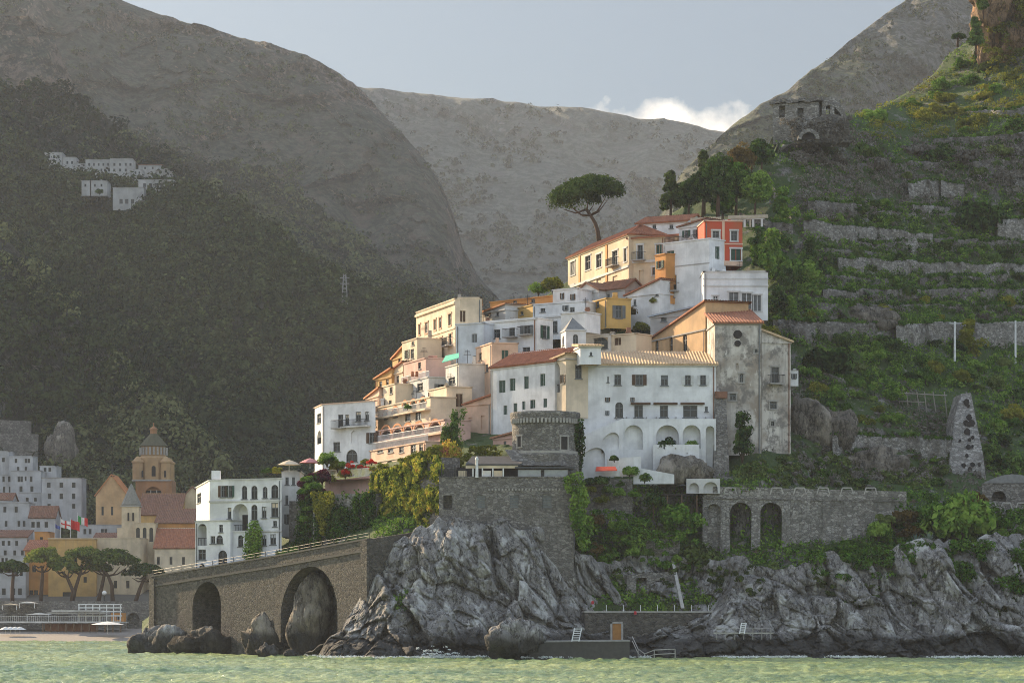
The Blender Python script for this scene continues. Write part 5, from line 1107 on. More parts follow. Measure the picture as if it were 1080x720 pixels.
def plant(name,label,cat,group,x,y,wpx,kind,mat,D=None,hs=1.,sink=.25):
    """a shrub or small tree rooted on the slope at bearing x,y; wpx its width in the survey"""
    D=(Dt(x,y)-.5) if D is None else D; r=wpx*D/F/2; NV[0]+=1
    t=thing(name,label,cat,P(x,y,D)-Vector((0,0,r*sink)),group)
    s=r*random.uniform(.92,1.08); g=random.random()*6.28
    o=bpy.data.objects.new('foliage',fol(kind,mat,NV[0]%4)); o.parent=t; o.scale=(s,s,s*hs*random.uniform(.85,1.15)); o.rotation_euler=(0,0,g); link(o)
    b=bpy.data.objects.new('stem',STEM); b.parent=t; b.scale=(s,s,s*hs); b.rotation_euler=(0,0,g); link(b); return t
rsv=random.Random(19)
def inpoly(pl,x,y):
    c=False; j=len(pl)-1
    for i in range(len(pl)):
        if (pl[i][1]>y)!=(pl[j][1]>y) and x<(pl[j][0]-pl[i][0])*(y-pl[i][1])/(pl[j][1]-pl[i][1])+pl[i][0]: c=not c
        j=i
    return c
def scatter(n,poly,wr,mats,label,group,kinds=('round','wide'),name='shrub',cat='shrub',hs=1.,mind=9,D=None,off=.5):
    xs=[p[0] for p in poly]; ys=[p[1] for p in poly]; got=[]; tr=0
    while len(got)<n and tr<n*60:
        tr+=1; x=rsv.uniform(min(xs),max(xs)); y=rsv.uniform(min(ys),max(ys))
        if not inpoly(poly,x,y) or any((x-a)**2+(y-b)**2<mind**2 for a,b in got): continue
        got.append((x,y))
    got.sort(key=lambda q:q[1])
    for x,y in got: plant(name,label,cat,group,x,y,rsv.uniform(*wr),rsv.choice(kinds),rsv.choice(mats),D=D(x,y) if D else Dt(x,y)-off,hs=hs)
G_='shrubs on the hillside'
scatter(19,[(905,124),(950,112),(985,88),(1030,60),(1085,70),(1085,138),(905,150)],(15,32),[lf_yel,lf_olive,lf_shrub,lf_shrub],'sunlit yellow green shrub near the top of the right slope','sunlit shrubs at the top of the slope',mind=12)
scatter(12,[(1030,40),(1050,-20),(1085,-20),(1085,70),(1035,66)],(12,22),[lf_rust,lf_yel,lf_dark],'shrub clinging to the sunlit crag at the top right','shrubs on the top crag',mind=11)
scatter(16,[(790,238),(846,232),(862,300),(845,345),(812,340),(800,290)],(20,40),[lf_shrub,lf_dark,lf_shrub],'leafy green tree on the slope right of the red house','trees right of the red house',('round','tall'),'small_tree','tree',mind=12)
scatter(14,[(840,150),(1085,148),(1085,190),(850,200)],(16,38),[lf_dry,lf_dark,lf_olive,lf_dry],'greyish scrub bush high on the right slope below the ruin','scrub below the ruin',mind=14)
scatter(12,[(850,215),(1085,205),(1085,232),(850,240)],(12,26),[lf_shrub,lf_shrub,lf_dark],'green shrub on the upper terraces of the right slope','shrubs on the upper terraces',mind=12)
scatter(17,[(850,262),(1085,262),(1085,308),(870,312)],(11,24),[lf_shrub,lf_olive,lf_dark],'green shrub on the middle terraces of the right slope','shrubs on the middle terraces',mind=12)
scatter(9,[(850,318),(1085,316),(1085,338),(850,336)],(10,24),[lf_shrub,lf_yel,lf_shrub],'shrub just above the tall retaining wall','shrubs above the tall wall',mind=12)
scatter(30,[(842,362),(945,358),(1085,378),(1085,500),(1040,500),(1030,415),(1000,410),(940,412),(845,398)],(16,36),[lf_shrub,lf_dark,lf_dark,lf_shrub,lf_olive],'dense green shrub below the tall retaining wall','shrubs below the tall wall',mind=13)
scatter(13,[(850,418),(945,414),(945,452),(880,456)],(14,30),[lf_shrub,lf_shrub,lf_yel],'bright green shrub on the grassy plot right of the church','shrubs on the grassy plot',mind=12)
scatter(16,[(842,478),(1000,486),(1000,512),(780,512)],(9,22),[lf_shrub,lf_dark,lf_olive,lf_dry],'low shrub among the rocks over the viaduct','shrubs over the viaduct',mind=10)
Dc=lambda x,y: Dt(x,y)-1.2
scatter(27,[(952,522),(1032,530),(1085,560),(1085,610),(1040,606),(955,585),(905,596),(870,580),(925,560)],(14,34),[lf_shrub,lf_olive,lf_shrub,lf_dark,lf_rust],'bushy shrub covering the ledge between road and sea cliff','shrubs over the sea cliff',mind=12,D=lambda x,y: 307+ (600-y)*.05)
scatter(8,[(770,600),(850,592),(870,606),(800,618)],(12,28),[lf_rust,lf_shrub,lf_olive],'rusty green shrub at the foot of the viaduct arches','shrubs at the viaduct foot',mind=11,D=lambda x,y:306.5)
scatter(10,[(1040,585),(1085,590),(1085,640),(960,622),(900,612)],(8,18),[lf_shrub,lf_olive],'small shrub rooted in the sea cliff','shrubs in the sea cliff',mind=12,D=lambda x,y:303.5-(y-600)*.05)
for x,y,w_,m_,l_ in ((1022,372,40,lf_yel,'big golden green shrub right of the bare rock below the tall wall'),(1066,438,34,lf_yel,'round golden green bush near the right edge above the ruined buttress'),(985,392,30,lf_yel,'golden green shrub left of the largest golden one'),(1012,400,28,lf_yel,'smaller golden green bush under the big golden shrub'),(1032,236,62,lf_dark,'broad dark bush beside the pale masonry blocks'),(952,308,34,lf_dark,'dark round bush on the middle of the thin terrace wall'),(944,352,30,lf_dark,'dark bush in front of the joint of the two big grey walls'),(870,388,56,lf_dark,'big dark bush beside the white lean-to'),(862,412,26,lf_yel,'yellow leaved shrub right of the church wing'),(1012,556,70,lf_shrub,'largest rounded green bush over the road right of the viaduct'),(985,545,40,lf_shrub,'green bush joined to the left of the largest rounded one'),(786,505,40,lf_dark,'dark leafy tree under the church wing'),(800,497,28,lf_dark,'small dark tree at the foot of the church wing'),(783,478,32,lf_dark,'tall dark tree right of the leaning buttress'),
    (735,590,56,lf_olive,'large rounded olive bush left of the viaduct arches'),(712,548,40,lf_shrub,'green tree under the cane pergola'),(731,552,26,lf_shrub,'green bush against the blind viaduct arch'),(672,575,30,lf_shrub,'upright green bush left of the cane pergola'),(690,530,24,lf_dark,'dark shrub left of the cane pergola roof'),(664,498,20,lf_shrub,'green shrub on the white parapet'),(680,505,16,lf_dark,'small dark shrub beside the parapet rock'),(703,470,24,lf_dark,'dark shrub filling the left green convent arch'),(730,470,17,lf_shrub,'green shrub in the second green convent arch'),(648,484,12,lf_dark,'small shrub on the stair ramp'),
    (583,302,26,lf_yel,'yellow green lit tree left of the ochre palazzo'),(568,306,20,lf_shrub,'small dark green tree left of the lit tree on the crest'),(632,342,22,lf_yel,'green tree in the yard between the yellow house and church nave'),(650,346,16,lf_dark,'dark shrub behind the cream garden shed'),(676,346,18,lf_yel,'yellow green shrub beside the orange church nave'),(664,330,16,lf_rust,'rusty shrub in the yard below the white lean-to'),(812,352,26,lf_yel,'yellow flowering shrub on the roofline of the church'),(800,348,16,lf_yel,'small yellow shrub behind the church roof'),(690,318,12,lf_yel,'small yellow flowering shrub at the white tower house corner'),
    (430,430,8,lf_shrub,'tiny shrub on a hotel terrace'),(345,486,24,lf_shrub,'green shrub at the foot of the white balcony house'),(356,492,20,lf_yel,'yellow green shrub beside the red bougainvillea'),(292,497,14,lf_yel,'small yellow green bush behind the villa roof'),(282,497,11,lf_dark,'small dark bush behind the villa roof')):
    D={True:None}.get(True)
    if 640<x<760 and y>500: D=309.
    elif 640<x<740 and y<=506 and y>460: D=312. if y>476 else 316.
    elif x<=300: D=338
    elif x<400: D=331
    elif 560<x<700 and y<350: D=349 if y>310 else 372
    elif 790<x<815 and y<360: D=333
    elif 775<x<805 and y>470: D=317
    elif x<440: D=337
    elif 980<x<1015 and y>520: D=307.5
    plant('shrub',l_,'shrub',None,x,y,w_,'round' if 'tall' not in l_ and 'upright' not in l_ else 'tall',m_,D=D,hs=1.)
scatter(8,[(618,505),(700,512),(690,520),(620,530)],(8,18),[lf_shrub,lf_dark,lf_yel],'low plant in the small gardens below the convent','plants below the convent',mind=8,D=lambda x,y:309.8)
scatter(12,[(600,520),(640,545),(690,560),(760,590),(740,604),(650,600),(612,590)],(9,24),[lf_shrub,lf_dark,lf_rust],'shrub on the terraced rocks right of the bastion','shrubs right of the bastion',mind=10,D=lambda x,y:308.2-(y-560)*.02)
scatter(12,[(317,505),(332,500),(332,585),(300,592),(318,560)],(12,26),[lf_dark,lf_shrub,lf_shrub],'dark shrub in the gardens between the villa and the ivy wall','shrubs beside the villa',mind=10,D=lambda x,y:326.5+(330-x)*.08)
scatter(5,[(330,486),(392,482),(392,500),(330,508)],(9,18),[lf_shrub,lf_yel],'pot plant on the terrace above the ivy wall','terrace plants',mind=8,D=lambda x,y:330.)
scatter(5,[(362,488),(396,484),(394,497),(362,500)],(9,14),[lf_red],'bright red bougainvillea bush on the terrace below the hotel','red bougainvillea',kinds=('wide',),name='bougainvillea',cat='flowering shrub',mind=7,D=lambda x,y:329.)
scatter(5,[(318,505),(342,500),(342,522),(318,528)],(16,26),[lf_mag],'wine red bougainvillea beside the railed terrace','wine red bougainvillea',name='bougainvillea',cat='flowering shrub',mind=8,D=lambda x,y:328.)
# creepers
def creeper(name,label,poly,n,mat,Df,size=.16,seed=1,relief=.5):
    rs=np.random.RandomState(seed); xs=[p[0] for p in poly]; ys=[p[1] for p in poly]; pts=[]
    X=rs.uniform(min(xs),max(xs),n*3); Y=rs.uniform(min(ys),max(ys),n*3)
    k=[i for i in range(len(X)) if inpoly(poly,X[i],Y[i])]; X=X[k];Y=Y[k]
    d=1.3*fbm(np.stack([X/5.,Y/17.,X*0+seed],1),3,seed); keep=(d+rs.normal(size=len(X))*.25)>-.35; X=X[keep][:n];Y=Y[keep][:n];d=d[keep][:n]
    D=np.array([Df(x,y) for x,y in zip(X,Y)])-np.clip(d+.3,0,1)*relief-rs.rand(len(X))*.2
    C=np.stack([(X-CX)*D/F,D,H0+(YH-Y)*D/F],1); V,Q=cards(C,np.full(len(C),.34),7,size,rs,1.2,-2.)
    o=npmesh(name,V,Q,mat,loc=tuple(C.mean(0))); return tag(o,label,'creeper')
fw=Face((330,326),(394,318)); 
creeper('ivy','thick dark green ivy covering the garden wall above the road',[(331,521),(394,519),(394,582),(362,590),(331,588)],1500,lf_ivyg,lambda x,y:fw.D(x)-.1,seed=3)
creeper('ivy','pale yellow hanging creeper at the left end of the ivy wall',[(329,519),(352,520),(350,535),(345,552),(340,566),(336,548),(331,535)],260,lf_yel,lambda x,y:fw.D(x)-.7,seed=4)
fiv=Face((391,321),(464,308))
def Div(x,y): return fiv.D(x)-.15
creeper('ivy','autumn coloured creeper in yellow and red over the cliff below the hotel',[(392,502),(412,496),(430,489),(447,481),(463,474),(466,500),(464,540),(448,556),(425,562),(396,566),(390,545)],2600,lf_ivy,Div,seed=5,relief=.7,size=.2)
creeper('ivy','dark green climbing ivy beside the peach house',[(468,452),(480,432),(490,432),(488,470),(476,486),(462,492)],420,lf_dark,lambda x,y:316.,seed=6)
creeper('ivy','yellow creeper hanging below the dark climbing ivy',[(455,478),(474,462),(486,474),(480,500),(462,502)],260,lf_ivy,lambda x,y:314.,seed=16)
creeper('ivy','dark ivy trailing down the right edge of the watchtower',[(607,448),(613,442),(616,470),(610,500),(604,500),(604,470)],200,lf_dark,lambda x,y:308.5,seed=7)
creeper('ivy','green creeper hanging at the right corner of the bastion',[(596,505),(612,498),(622,530),(626,560),(616,580),(606,560),(600,530)],420,lf_shrub,lambda x,y:303.3,seed=8)
creeper('ivy','green ivy climbing the corner between villa and garden',[(259,565),(266,548),(274,556),(276,590),(258,596)],220,lf_shrub,lambda x,y:330.,seed=9)
# agaves
for k,(x,y) in enumerate(((966,574),(980,572))):
    t=thing('agave',('spiky pale agave rosette on the cliff ledge, left of a pair','spiky pale agave rosette on the cliff ledge, right of a pair')[k],'agave',P(x,y,304.6)); m=MB()
    for q in range(26):
        g=q*2.4; e=.15+.05*q; l=1.2; d=Vector((math.cos(g)*math.cos(e),math.sin(g)*math.cos(e),math.sin(e)+.1)); s=Vector((-math.sin(g),math.cos(g),0)); c=P(x,y,304.6)
        m.poly((c-s*.07,c+s*.07,c+d*l*.6+s*.06,c+d*l,c+d*l*.6-s*.06))
    m.build('rosette',lf_agave,t)
# trees with trunk, limbs and crown
BARK=plain('pine_bark',(.10,.06,.04),.95)
def umbrella_pine(label,x,yb,D,trunk,crown,mat=lf_pine,nc=70,ncard=110,size=.17,rad=.25,seed=1,group=None,cat='pine tree',limbs=5):
    """trunk: bearings up the bole; crown: (cx,cy,width,height,tilt) in the survey"""
    rs=np.random.RandomState(seed); t=thing('umbrella_pine',label,cat,P(x,yb,D),group); cx,cy,w_,h_,tilt=crown
    pts=[P(a,b,D) for a,b in trunk]; n=len(pts); m=MB().tube(pts,[rad*(1-.45*k/(n-1)) for k in range(n)],8)
    top=pts[-1]; R=w_*D/F/2; Hh=h_*D/F/2; c=P(cx,cy,D); fork=pts[-2]
    for k in range(limbs):
        a=2*math.pi*k/limbs+.3; e=c+Vector((math.cos(a)*R*.62,math.sin(a)*R*.5,-Hh*.35-math.cos(a)*R*.62*tilt)); s=pts[-1] if k%2 else fork
        m.tube([s,s.lerp(e,.45)+Vector((0,0,-.1*R)),e],[rad*.5,rad*.35,rad*.12],6)
    m.build('trunk',BARK,t,True)
    g=rs.rand(nc)*6.283; rr=np.sqrt(rs.rand(nc)); dome=np.sqrt(np.clip(1-rr**2,0,1))
    C=np.stack([np.cos(g)*rr*R*.86,np.sin(g)*rr*R*.72,dome*Hh*.9-Hh*.35+rs.normal(size=nc)*Hh*.08],1)
    C[:,2]-=C[:,0]*tilt; C+=np.array(c)
    V,Q=cards(C,np.full(nc,R*.26)*(.7+.6*rs.rand(nc)),ncard,size,rs,.72,-.35); o=npmesh('crown',V,Q,mat,parent=t); return t
umbrella_pine('tall umbrella pine with a wide flat crown standing behind the ochre palazzo',630,252,386,[(632,256),(630.5,244),(628,236),(623,227),(618,221)],(618,207,78,46,-.22),nc=130,ncard=170,size=.17,rad=.32,seed=3,limbs=7)
def tree(label,x,yb,D,w_,h_,mat,seed,name='broadleaf_tree',cat='tree',group=None,conic=False,ncard=90,size=.2):
    rs=np.random.RandomState(seed); t=thing(name,label,cat,P(x,yb,D),group); b=P(x,yb,D); R=w_*D/F/2; Hh=h_*D/F
    m=MB().tube([b-Vector((0,0,1)),b+Vector((.1,0,Hh*.35)),b+Vector((0,.1,Hh*.8))],[.034*Hh,.025*Hh,.008*Hh],7)
    for k in range(5):
        a=k*1.3; s=b+Vector((.05,0,Hh*(.3+.08*k))); m.tube([s,s+Vector((math.cos(a)*R*.6,math.sin(a)*R*.6,Hh*.18))],[.02*Hh,.006*Hh],5)
    m.build('trunk',BARK,t,True); nc=42; q=rs.rand(nc)
    if conic: ww=(1-q)*.8+.12; a=rs.rand(nc)*6.28; C=np.stack([np.cos(a)*ww*R*.75,np.sin(a)*ww*R*.75,Hh*(.15+.82*q)],1); cr=R*.34
    else:
        d=rs.normal(size=(nc,3)); d/=np.linalg.norm(d,axis=1,keepdims=True); C=d*np.array([R*.68,R*.6,Hh*.36])*(.55+.45*rs.rand(nc,1)); C[:,2]+=Hh*.55; cr=R*.36
    C+=np.array(b); V,Q=cards(C,cr*(.6+.7*rs.rand(nc)),ncard,size,rs,.85,-.6); npmesh('crown',V,Q,mat,parent=t); return t
tree('pale green conifer standing alone left on the ridge behind the red house',707,226,384,24,44,lf_olive,5,'conifer','conifer',None,True)
for k,(x,yb,w_,h_,mm,l_) in enumerate(((726,226,30,40,lf_dark,'dark tree next to the pale conifer on the ridge'),(741,222,36,48,lf_dark,'tall dark tree second from the pale conifer'),(757,222,40,66,lf_dark,'tallest dark evergreen of the ridge grove'),(776,222,40,52,lf_shrub,'rounded green tree in the middle of the ridge grove'),(796,222,44,40,lf_shrub,'broad rounded green tree at the front right of the ridge grove'),(782,190,36,38,lf_rust,'rusty topped tree high in the ridge grove'),(803,178,34,30,lf_dark,'dark tree just under the ridge ruin'),(762,232,34,34,lf_shrub,'low green tree at the foot of the ridge grove'))):
    tree(l_,x,yb,384-(k%3)*2+(10 if yb<200 else 0),w_,h_,mm,30+k)
tree('pale yellow conifer standing behind the ridge grove',742,222,391,20,64,lf_olive,61,'conifer','conifer',None,True)
umbrella_pine('tiny umbrella pine on the skyline left of the top crag',1010,48,432,[(1010,50),(1010,44),(1011,40)],(1011,39,14,8,0),nc=20,ncard=60,size=.22,rad=.2,seed=9,limbs=3)
tree('dark layered conifer against the top crag',1029,52,432,20,34,lf_dark,66,'conifer','conifer',None,True)
tree('dark tree clinging to the edge of the top crag',1037,14,436,14,20,lf_dark,67)
def scrub(name,label,n,poly,R,mat,Df,seed,ncard=60,size=.15):
    rs=np.random.RandomState(seed); xs=[q[0] for q in poly]; ys=[q[1] for q in poly]; C=[]
    while len(C)<n:
        x=rs.uniform(min(xs),max(xs)); y=rs.uniform(min(ys),max(ys))
        if inpoly(poly,x,y) and vnoise(np.array([[x/22.,y/14.,seed+.5]]),seed)[0]>-.25: C.append(tuple(P(x,y,Df(x,y))))
    C=np.array(C); V,Q=cards(C,R*(.5+.8*rs.rand(n)),ncard,size,rs,.85,-.4); return tag(npmesh(name,V,Q,mat),label,'scrub',kind='stuff')
Dh=lambda x,y: Dt(x,y)-.3
scrub('scrub','low green scrub over the terraces of the right slope',800,[(845,215),(1085,205),(1085,500),(1040,505),(1035,420),(1000,405),(850,430),(842,330)],.9,lf_shrub,Dh,301)
scrub('scrub','dark scrub in the folds of the right slope',260,[(845,225),(1085,215),(1085,500),(1040,505),(1035,420),(1000,405),(850,430),(842,330)],1.0,lf_dark,Dh,302)
scrub('scrub','greyish dry scrub on the bank below the ruin',420,[(835,150),(905,140),(1085,150),(1085,215),(850,235)],1.0,lf_dry,Dh,303)
scrub('scrub','greyish dry scrub scattered between the terraces of the right slope',110,[(845,225),(1085,215),(1085,345),(850,345)],.7,lf_dry,Dh,313)
scrub('scrub','greyish dry brush on the rocks over the viaduct',160,[(840,430),(1000,440),(1000,512),(835,510)],.6,lf_dry,Dh,314)
scrub('scrub','sunlit yellow scrub at the top of the right slope',170,[(905,122),(950,108),(985,84),(1030,56),(1085,66),(1085,140),(905,150)],1.0,lf_yel,Dh,304)
scrub('scrub','green scrub between the viaduct and the cliff edge',330,[(955,520),(1085,540),(1085,615),(1040,606),(955,590),(880,600),(840,600),(900,575)],.85,lf_shrub,lambda x,y: 307.5+(600-y)*.06,305)
scrub('scrub','olive scrub spilling over the sea cliff edge',140,[(860,590),(960,580),(1085,595),(1085,640),(1000,625),(900,615)],.6,lf_olive,lambda x,y: 304.5-(y-600)*.05,306)
scrub('scrub','mixed scrub above the road right of the church',220,[(840,478),(1000,488),(1000,515),(770,515),(775,495)],.6,lf_olive,Dh,307)
scrub('scrub','green scrub on the rocks between bastion and viaduct',130,[(606,515),(640,540),(735,560),(760,596),(690,600),(612,590)],.6,lf_shrub,lambda x,y:308.6-(y-560)*.02,308)
scrub('scrub','dark green scrub in the gardens right of the villa',170,[(318,515),(332,505),(332,590),(285,598),(316,570)],.8,lf_dark,lambda x,y:327.5+(330-x)*.08,309)
scrub('scrub','yellow green plants along the top of the creeper wall',50,[(392,496),(464,470),(464,480),(392,504)],.5,lf_yel,lambda x,y:fiv.D(x)+.3,319)
scrub('scrub','leafy garden scrub between the hotel and the restaurant',60,[(470,478),(520,470),(540,478),(500,492),(466,500)],.5,lf_yel,lambda x,y:312.5,310)
def fringe():
    rs=np.random.RandomState(9); T=[];B=[]
    for xs,yt,hb,D in TLINES:
        n=int((xs[-1]-xs[0])/2.2)
        for k in range(n):
            x=xs[0]+(xs[-1]-xs[0])*rs.rand(); d=np.interp(x,xs,D); y=np.interp(x,xs,yt); h=np.interp(x,xs,hb)
            T.append(tuple(P(x,y-.5,d+.2)))
            if rs.rand()<.6: B.append(tuple(P(x,y+h*(.8+.5*rs.rand()),d-.5)))
    T=np.array(T);B=np.array(B)
    V,Q=cards(T,.3+.4*rs.rand(len(T))**2,34,.12,rs,.8,-.5); tag(npmesh('grass_fringe',V,Q,lf_shrub),'green grass and weeds along the tops of the terrace walls','ground cover',kind='stuff')
    V,Q=cards(B,.45+.5*rs.rand(len(B)),44,.13,rs,.8,-.4); tag(npmesh('undergrowth',V,Q,lf_dark),'dark plants growing at the feet of the terrace walls','ground cover',kind='stuff')
fringe()
scrub('scrub','golden and rusty plants hanging on the top crag',75,[(1032,50),(1038,5),(1045,-20),(1085,-20),(1085,66),(1040,66)],.8,lf_yel,lambda x,y:441.,315)
scrub('scrub','rusty plants in the cracks of the top crag',30,[(1032,50),(1038,5),(1045,-20),(1085,-20),(1085,66),(1040,66)],.7,lf_rust,lambda x,y:441.,316)
scrub('scrub','green scrub hanging over the brow of the sea cliff',260,[(850,585),(960,572),(1085,575),(1085,628),(1040,615),(960,606),(900,612),(860,604)],.75,lf_shrub,lambda x,y:300.2-(y-590)*.06,317)
scrub('scrub','olive tufts in the cracks of the sea cliff',120,[(640,600),(760,594),(900,612),(1085,620),(1085,650),(900,640),(760,625),(650,620)],.4,lf_olive,lambda x,y:300.4-(y-600)*.06,318)
scrub('scrub','dry scrub and brush round the foot of the ridge ruin',60,[(812,128),(900,124),(905,152),(812,156)],.8,lf_dry,lambda x,y:398.,311)
scrub('scrub','green scrub at the feet of the ruined buttress and garden wall',60,[(985,500),(1050,500),(1050,524),(985,520)],.7,lf_shrub,lambda x,y:337.,312)
# ground cover: grass and low herbs over the terraces
def cover():
    rs=np.random.RandomState(77); X,Y,Z,px,py=TERR['X'],TERR['Y'],TERR['Z'],TERR['px'],TERR['py']
    nr,nc=X.shape; n=80000; i=rs.randint(0,nr-1,n); j=rs.randint(0,nc-1,n); a=rs.rand(n);b=rs.rand(n)
    g=lambda A:A[i,j]*(1-a)*(1-b)+A[i+1,j]*a*(1-b)+A[i,j+1]*(1-a)*b+A[i+1,j+1]*a*b
    C=np.stack([g(X),g(Y),g(Z)],1); x=g(px); y=g(py)
    d=fbm(C/5.,4,5)+.25*rs.normal(size=n)-TERR['sp'][i,j]*.8; keep=(d>-.12)&(x>395)&~((x<840)&(y<500)&(x>395)&(y>200)&(x<800))
    C=C[keep]; d=d[keep]; lush=fbm(C/11.,3,15)
    for nm,lb,mat,sel in (('grass','green grass and low herbs on the terraces and ledges',lf_shrub,lush>-.12),('dry_grass','dry greyish grass and scrub on the slope',lf_dry,lush<-.36),('undergrowth','dark olive undergrowth spread over the hillside',lf_olive,(lush<=-.12)&(lush>=-.36))):
        c=C[sel]; V,Q=cards(c+np.array([0,-.15,.1]),np.full(len(c),.42),3,.17,rs,.8,-.2); tag(npmesh(nm,V,Q,mat),lb,'ground cover',kind='stuff')
cover()

def foam():
    rs=np.random.RandomState(3); X=TERR['cX'];Y=TERR['cY'];Z=TERR['cZ']; C=[]
    for j in range(0,X.shape[1]):
        i=int(np.argmin(np.abs(Z[:,j]-.05)))
        for q in range(2): C.append((X[i,j]+rs.normal()*.3,Y[i,j]-abs(rs.normal())*1.3-.1,.10+.12*rs.rand()))
    C=np.array(C); k=vnoise(np.stack([C[:,0]*.35,C[:,1]*.2,C[:,0]*0],1),5)>-.1; C=C[k]
    sp=P(458,690,290); S=np.array(sp)+rs.normal(size=(60,3))*np.array([1.1,.4,.35]); S[:,2]=np.abs(S[:,2]); C=np.concatenate([C,S])
    V,Q=cards(C,.16+.22*rs.rand(len(C)),12,.075,rs,.5,-.1); tag(npmesh('sea_foam',V,Q,plain('foam',(.75,.77,.74),.9)),'white foam and spray along the foot of the sea cliff','foam',kind='stuff')
foam()
# ---------------------------------------------------------------- the town by the beach
m=MB(); xs=[-200,-120,-60,-38,-20]
prof=[(497,-.3),(520,1.6),(530,2.2)]
for a,b in zip(prof[:-1],prof[1:]): m.quad((-260,a[0],a[1]),(-34,a[0],a[1]),(-34,b[0],b[1]),(-260,b[0],b[1]))
tag(m.build('beach',plain('grey_shingle',(.26,.23,.20),.95)),kind='structure')
m=MB(); prof=[(531,7.3),(548,7.3),(575,12),(640,22)]
for a,b in zip(prof[:-1],prof[1:]): m.quad((-260,a[0],a[1]),(-58,a[0],a[1]),(-58,b[0],b[1]),(-260,b[0],b[1]))
tag(m.build('town_ground',plain('town_ground_earth',(.14,.13,.11),.95)),kind='structure')
sw,f=flatwall('quay_wall','grey stone quay wall with arches behind the beach at the left','seawall',(-40,530),(163,530),633.5,633.5,668,1.2,ST_GREY,[(134,147,646,666,True,2.),(60,72,648,658,False,.4),(20,30,648,658,False,.4)])
def th(label,x0,x1,yt,yb,D,mat,wins=(),roof=('flat',.4),dD=0,dep=7,rt=TILEB,name='house',cat='house',left=(),**k):
    return house(label,(x0,D+dD),(x1,D),yt,yb,dep,mat,wins,left,(),roof,None,name,cat,None,D,lod=1,rt=rt,base=2.,**k)
def W(l,y0,y1,w=3.2): return [(x,x+w,y0,y1,'w') for x in l]
TOWNW=plaster('town_white_shaded',(.46,.455,.45),.6)  # white houses standing in shade: the shade is put into this greyer colour
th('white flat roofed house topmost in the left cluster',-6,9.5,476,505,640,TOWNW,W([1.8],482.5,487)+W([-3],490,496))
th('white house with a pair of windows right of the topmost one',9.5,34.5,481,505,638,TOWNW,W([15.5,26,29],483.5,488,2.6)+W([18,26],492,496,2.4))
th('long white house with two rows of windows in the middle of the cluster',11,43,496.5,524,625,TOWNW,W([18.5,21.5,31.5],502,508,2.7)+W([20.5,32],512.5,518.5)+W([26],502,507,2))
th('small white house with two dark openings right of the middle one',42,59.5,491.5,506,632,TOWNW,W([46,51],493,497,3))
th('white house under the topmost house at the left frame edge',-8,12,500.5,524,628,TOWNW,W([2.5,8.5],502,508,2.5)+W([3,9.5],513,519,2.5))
th('large shaded white block with two rows of three windows',44,86,504,542,612,TOWNW,W([49.5,62.8,75.8],508.5,514,3.8)+W([50.5,62.8,75.8],520,526,3.6)+W([50,76],531,536,3.4),trim=STONE)
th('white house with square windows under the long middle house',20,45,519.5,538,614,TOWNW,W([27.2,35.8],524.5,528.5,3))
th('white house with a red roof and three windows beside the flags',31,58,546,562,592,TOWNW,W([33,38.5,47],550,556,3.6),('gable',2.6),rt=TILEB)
th('shaded white house with arched windows left of the red roofed house',-6,31,530,563,600,TOWNW,W([3.5,15.5],534,540)+W([5,18.5,24],549,555,2.8))
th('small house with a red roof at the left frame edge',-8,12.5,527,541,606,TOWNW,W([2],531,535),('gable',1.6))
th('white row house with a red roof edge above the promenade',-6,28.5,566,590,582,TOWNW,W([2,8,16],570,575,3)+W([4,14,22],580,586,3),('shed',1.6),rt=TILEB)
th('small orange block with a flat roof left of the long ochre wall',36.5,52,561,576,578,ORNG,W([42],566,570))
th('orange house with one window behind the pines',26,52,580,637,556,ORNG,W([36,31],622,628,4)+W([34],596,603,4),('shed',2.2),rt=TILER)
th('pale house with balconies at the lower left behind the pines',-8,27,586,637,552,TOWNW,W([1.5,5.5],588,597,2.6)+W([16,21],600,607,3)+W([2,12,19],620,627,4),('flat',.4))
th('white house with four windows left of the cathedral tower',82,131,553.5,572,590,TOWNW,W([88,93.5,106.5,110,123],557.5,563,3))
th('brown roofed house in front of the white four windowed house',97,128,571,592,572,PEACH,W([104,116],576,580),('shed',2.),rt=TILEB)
# long ochre hall
oc=th('long ochre hall with a plain blank wall behind the pines',51,148,567.5,637,556,GOLD,W([66],625,633,9)+W([120,133],612,620,3.5),dD=2,dep=9,name='ochre_hall',cat='hall')
th('darker ochre wing at the left of the long hall',51,101,569,637,554,OCHRE,W([60,78],585,592,3.5)+W([66],624,634,9)+W([88],608,614,3.5),dep=2,name='ochre_wing',cat='hall')
th('orange low roofed house between the hall and the church',98,133,577,592,566,ORNG,[],('gable',1.2),rt=TILEO)
# cathedral group
th('cream church front with tall windows below the cathedral tower',142,164,551.5,613,562,GOLD,[(143.5,147.5,556,571,'a'),(150.5,154.5,556,571,'a'),(157.5,161.5,556,571,'a'),(145,155,577.5,595,'w')],dD=0,dep=8,name='church_front_house',cat='church')
th('ochre church side with a row of arched windows and a grey red roof',164,207,551.5,575,566,ORNG,[(x,x+2.6,556,567,'a') for x in (170,178.5,186.5,194)],('shed',3.2),dep=8,rt=TILEB,name='side_church',cat='church')
th('cream lower church aisle with small windows under a dark red roof',163,207,578,616,558,CREAM,W([165.5,178.8,192],587,595,3),('shed',4.2),dep=6,rt=TILER,name='church_aisle',cat='church')
th('brown roofed church nave under the cathedral tower',146,190,543,556,582,OCHRE,[],('shed',4.8),dep=8,rt=TILEB,name='church_nave',cat='church')
th('ochre gabled church end right of the cathedral tower',188,218,531,560,590,GOLD,[],('gablef',3.6),dep=10,rt=TILEB,name='church_gable',cat='church')
